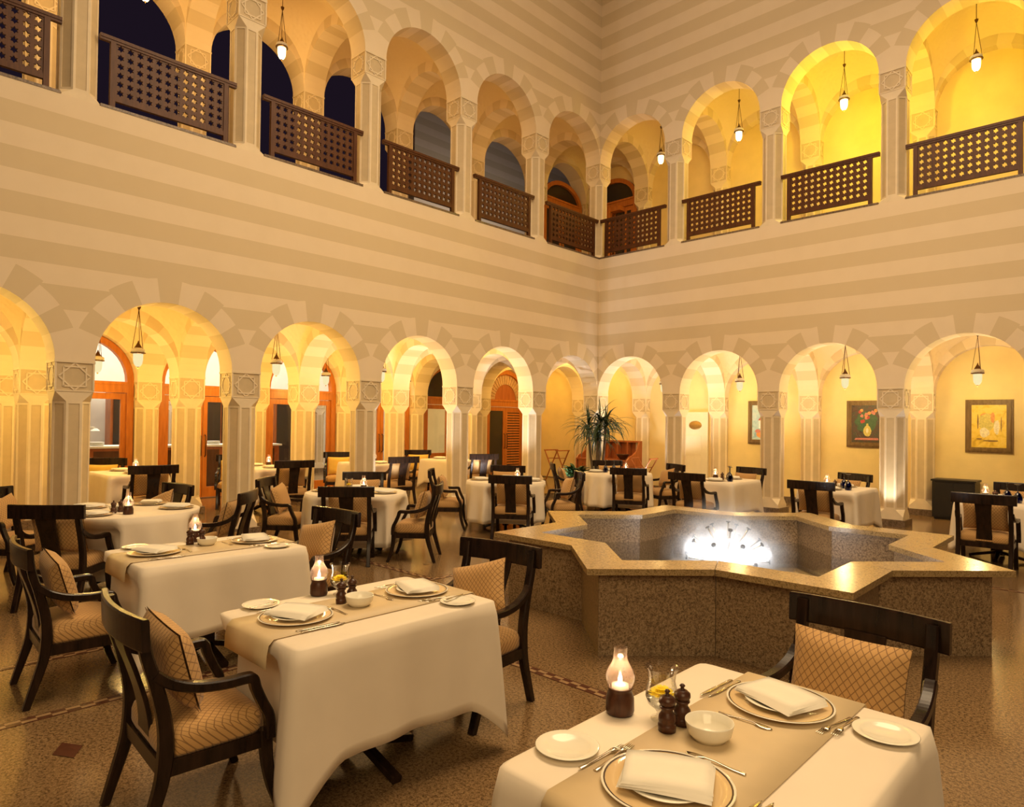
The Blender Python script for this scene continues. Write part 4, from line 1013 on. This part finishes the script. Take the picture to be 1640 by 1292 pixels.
M['p_gold'] = paintmat('golden_canvas', [(.62, .38, .03), (.80, .55, .06), (.85, .62, .12), (.70, .40, .04)], 7)
M['p_sky'] = paintmat('pale_blue_canvas', [(.25, .42, .45), (.45, .60, .60), (.60, .62, .55)], 8)
for n_, c in (('p_red', (.42, .06, .04)), ('p_rose', (.55, .20, .15)), ('p_green', (.06, .12, .05)), ('p_yel', (.62, .50, .12)), ('p_cream', (.78, .68, .45)), ('p_orange', (.75, .30, .08)), ('p_brown', (.22, .12, .04)), ('p_white', (.8, .78, .7))): M[n_] = plain(n_.replace('p_', 'paint_'), c, .5, .2, 30)
fl = [('p_green', blob(0, .1, .72, .62, 18, .2, 1)), ('p_yel', blob(.05, -.38, .26, .30, 14, .05, 2)), ('p_yel', [(-.05, -.15), (.15, -.15), (.10, .02), (.0, .02)])]
for k in range(13):
    a = random.Random(k); fl.append((('p_rose', 'p_red', 'p_orange')[k % 3], blob(a.uniform(-.6, .65), a.uniform(.05, .75), .11, .09, 10, .2, k)))
fl += [('p_rose', [(-.8, -.86), (.8, -.86), (.75, -.74), (-.72, -.76)]), ('p_cream', blob(.05, -.36, .08, .14, 10, .1, 5))]
framed(4.74, 5.50, 1.26, 2.21, 'dark painting of red flowers in a yellow vase, brown frame', 'p_dark', fl)
gd = [('p_orange', blob(-.15, .45, .38, .18, 12, .2, 8)), ('p_yel', blob(-.1, .2, .5, .4, 16, .15, 9)), ('p_cream', blob(.45, -.05, .16, .35, 12, .15, 10)), ('p_orange', blob(.22, .40, .12, .25, 10, .1, 11)), ('p_cream', blob(-.25, -.3, .30, .22, 12, .2, 12)), ('p_brown', blob(.1, -.68, .45, .04, 12, .3, 13)), ('p_brown', blob(-.55, -.6, .2, .03, 10, .3, 14)), ('p_brown', blob(-.62, .2, .04, .35, 12, .2, 15)), ('p_brown', blob(.70, .1, .03, .35, 12, .2, 16))]
framed(6.81, 7.53, 1.23, 2.20, 'golden yellow abstract painting in a wide olive brown frame', 'p_gold', gd)
sk = [('p_red', [(-.5, .12), (-.1, .5), (.3, .12)]), ('p_white', [(-.42, .12), (.22, .12), (.22, -.35), (-.42, -.35)]), ('p_orange', blob(.1, -.7, .7, .22, 14, .2, 3)), ('p_green', blob(.6, -.2, .22, .4, 12, .2, 4)), ('p_brown', [(-.2, .12), (-.05, .12), (-.05, -.35), (-.2, -.35)]), ('p_rose', blob(-.5, -.5, .25, .1, 10, .2, 6))]
framed(2.62, 3.36, 1.26, 2.23, 'blue sky and red roof painting half hidden by a pier', 'p_sky', sk)
# cream door with an oval plate
t = bpy.data.objects.new('door_10', None); COL.objects.link(t); t.location = (1.17, YB, 0); struct(t)
mb = MB(); mb.box(-.40, .40, -.03, -.002, 0, 1.92); mb.build('leaf', 'pale', t)
mb = MB(); mb.box(-.46, -.40, -.05, -.002, 0, 1.98); mb.box(.40, .46, -.05, -.002, 0, 1.98); mb.box(-.40, .40, -.05, -.002, 1.92, 1.98); mb.build('frame', 'pale', t)
for z0, z1 in ((.15, .85), (.95, 1.42)):
    mb = MB(); mb.box(-.28, .28, -.038, -.028, z0, z1); mb.build('panel', 'pale', t)
mb = MB(); mb.lathe([(0, .012), (.14, .012), (.165, .006), (.17, 0), (0, 0)], 32); o = mb.build('oval_plate', 'bronze', t, (.12, -.031, 1.66), (PI/2, 0, 0)); o.scale = (1, .62, 1)
# black cabinet
t = thing('black_cabinet', 'low black cabinet against the yellow wall beneath the golden painting', 'cabinet', (6.72, YB-.32, 0))
mb = MB(); mb.box(-.33, .33, -.24, .24, .04, .70); mb.build('body', 'iron', t)
mb = MB(); mb.box(-.35, .35, -.26, .26, .70, .73); mb.build('top', 'iron', t)
mb = MB(); mb.box(-.30, .30, -.20, .20, 0, .04); mb.build('base', 'iron', t)
for k in range(2):
    mb = MB(); mb.box(-.31+k*.315, -.005+k*.315, -.252, -.24, .07, .68); d = mb.build('door', 'iron', t)
    mb = MB(); mb.box(-.03+k*.05, -.02+k*.05, -.265, -.252, .32, .44); mb.build('handle', 'brass', d)
# roll-top desk and folding tray stands in the corner
t = thing('writing_desk', 'red-brown wooden roll-top desk in the corner behind the palm', 'desk', (-.93, 1.80, .0), 0)
side = [(-.38, 0), (.34, 0), (.34, 1.24), (.16, 1.24), (.10, 1.12), (.02, .98), (-.14, .88), (-.30, .84), (-.38, .76)]
for sx in (-.82, .78):
    mb = MB(); mb.poly([(sx, y, z) for y, z in side]); mb.poly([(sx+.04, y, z) for y, z in side])
    for (a, b), (c, d) in zip(side, side[1:]+side[:1]): mb.poly([(sx, a, b), (sx, c, d), (sx+.04, c, d), (sx+.04, a, b)])
    mb.build('side_panel', 'red', t)
mb = MB(); mb.box(-.78, .78, -.38, .34, .72, .76); mb.build('desk_top', 'red', t)
mb = MB(); mb.box(-.78, .78, .30, .33, .12, 1.24); mb.build('back_panel', 'red', t)
mb = MB(); mb.box(-.78, .78, .14, .30, 1.20, 1.24); mb.build('upper_shelf', 'red', t)
for k in range(5):
    mb = MB(); mb.box(-.76+k*.305, -.745+k*.305, .10, .30, .76, 1.20); mb.build('pigeonhole_divider', 'red', t)
for sx in (-.77, .42):
    mb = MB(); mb.box(sx, sx+.35, -.34, .30, .12, .72); mb.build('pedestal', 'red', t)
    for k in range(3):
        mb = MB(); mb.box(sx+.015, sx+.335, -.36, -.34, .14+k*.19, .32+k*.19); d = mb.build('drawer', 'red', t)
        mb = MB(); mb.lathe([(0, .02), (.014, .02), (.01, 0)], 10); mb.build('knob', 'brass', d, (sx+.175, -.36, .23+k*.19), (PI/2, 0, 0))
for k, (bx_, rr_) in enumerate(((.50, .17),)):
    mb = MB(); mb.lathe([(0, .01), (.07, .01), (rr_, .13), (rr_+.01, .14), (rr_, .145), (.08, .03), (0, .02)], 24); tag(mb.build('wooden_bowl', 'brown', None, (-.40, 1.63, .76)), 'dark wooden bowl standing on the roll-top desk', 'bowl')
def stand(x, y, z, rz, label):
    t = thing('folding_tray_stand', label, 'tray stand', (x, y, z), rz, 'folding wooden tray stands')
    for s in (-1, 1):
        for e in (-.2, .2):
            mb = MB(); mb.sweep([(-.25*s, e+.012*s, 0), (.25*s, e+.012*s, .83)], .032, .02, (0, 1, 0)); mb.build('leg', 'red', t)
        mb = MB(); mb.sweep([(.25*s, -.23, .835), (.25*s, .23, .835)], .045, .03, (1, 0, 0)); mb.build('top_bar', 'red', t)
        mb = MB(); mb.sweep([(.12*s, -.19, .62), (.12*s, .19, .62)], .025, .018, (1, 0, 0)); mb.build('crossbar', 'red', t)
stand(-2.35, 1.35, STEP, -.2, 'folding red-brown wooden tray stand left of the roll-top desk')
stand(.35, 1.45, 0, .15, 'folding red-brown wooden tray stand right of the roll-top desk')
# palm and leafy plants at the corner pier
def leaf_strip(mb, base, az, el0, L, w, droop, n=6):
    p = Vector(base); pts = []; el = el0
    for k in range(n+1):
        pts.append(p.copy()); d = Vector((math.cos(az)*math.cos(el), math.sin(az)*math.cos(el), math.sin(el))); p = p+d*(L/n); el -= droop/n
    sd = Vector((-math.sin(az), math.cos(az), 0)); rows = []
    for k, q in enumerate(pts):
        ww = w*(math.sin(PI*min(1, .18+.82*k/n))**.7 if k < n else .02); rows.append([mb.vert(q-sd*ww), mb.vert(q+Vector((0, 0, -ww*.4))), mb.vert(q+sd*ww)])
    for a, b in zip(rows, rows[1:]):
        for i in range(2): mb.face((a[i], a[i+1], b[i+1], b[i]))
PX, PY = .40, -.52
t = thing('potted_palm', 'tall dracaena palm with drooping dark blades in the corner', 'plant', (PX, PY, 0), 0)
mb = MB(); mb.lathe([(0, 0), (.18, 0), (.22, .2), (.25, .44), (.26, .46), (.24, .46), (.22, .40), (0, .40)], 28); mb.build('pot', 'brown', t)
rnd = random.Random(11)
for k, (dx, dy, hh) in enumerate(((-.22, -.05, 1.55), (.04, .05, 1.72), (.24, -.02, 1.66), (.1, -.14, 1.38))):
    mb = MB(); mb.tube(spline([(dx*.25, dy*.25, .38), (dx*.7, dy*.7, .9), (dx, dy, hh)], 5), [.028]*10+[.02], 8); mb.build('trunk', 'trunk', t)
    mb = MB()
    for j in range(46):
        q = rnd.uniform(0, 1); leaf_strip(mb, (dx, dy, hh-.12+.16*q), rnd.uniform(0, 2*PI), R_(rnd.uniform(-10, 50)+q*22), rnd.uniform(.50, .80), rnd.uniform(.014, .021), R_(rnd.uniform(70, 150))*(1.1-.4*q))
    for j in range(5): leaf_strip(mb, (dx, dy, hh+.02), rnd.uniform(0, 2*PI), R_(rnd.uniform(76, 88)), rnd.uniform(.38, .60) if k < 3 else .3, .018, R_(8))
    o = mb.build('leaf_crown', 'leaf', t); o['kind'] = 'stuff'
def bush(x, y, z, r, n, label, seed):
    t = thing('leafy_plant', label, 'plant', (x, y, 0)); rn = random.Random(seed)
    mb = MB(); mb.lathe([(0, 0), (r*.5, 0), (r*.62, z), (r*.58, z), (0, z-.02)], 20); mb.build('pot', 'brown', t)
    mb = MB()
    for j in range(n):
        az = rn.uniform(0, 2*PI); d = r*rn.uniform(.1, .55); leaf_strip(mb, (d*math.cos(az), d*math.sin(az), z-.03+rn.uniform(0, .14)), az+rn.uniform(-.6, .6), R_(rn.uniform(10, 75)), rn.uniform(.16, .30), rn.uniform(.028, .05), R_(rn.uniform(50, 120)), 4)
    o = mb.build('foliage', 'leaf2', t); o['kind'] = 'stuff'
bush(.02, -.80, .50, .30, 150, 'bushy green pot plant at the left foot of the palm', 1)
bush(.98, -.42, .42, .26, 110, 'bushy green pot plant at the right foot of the palm', 2)
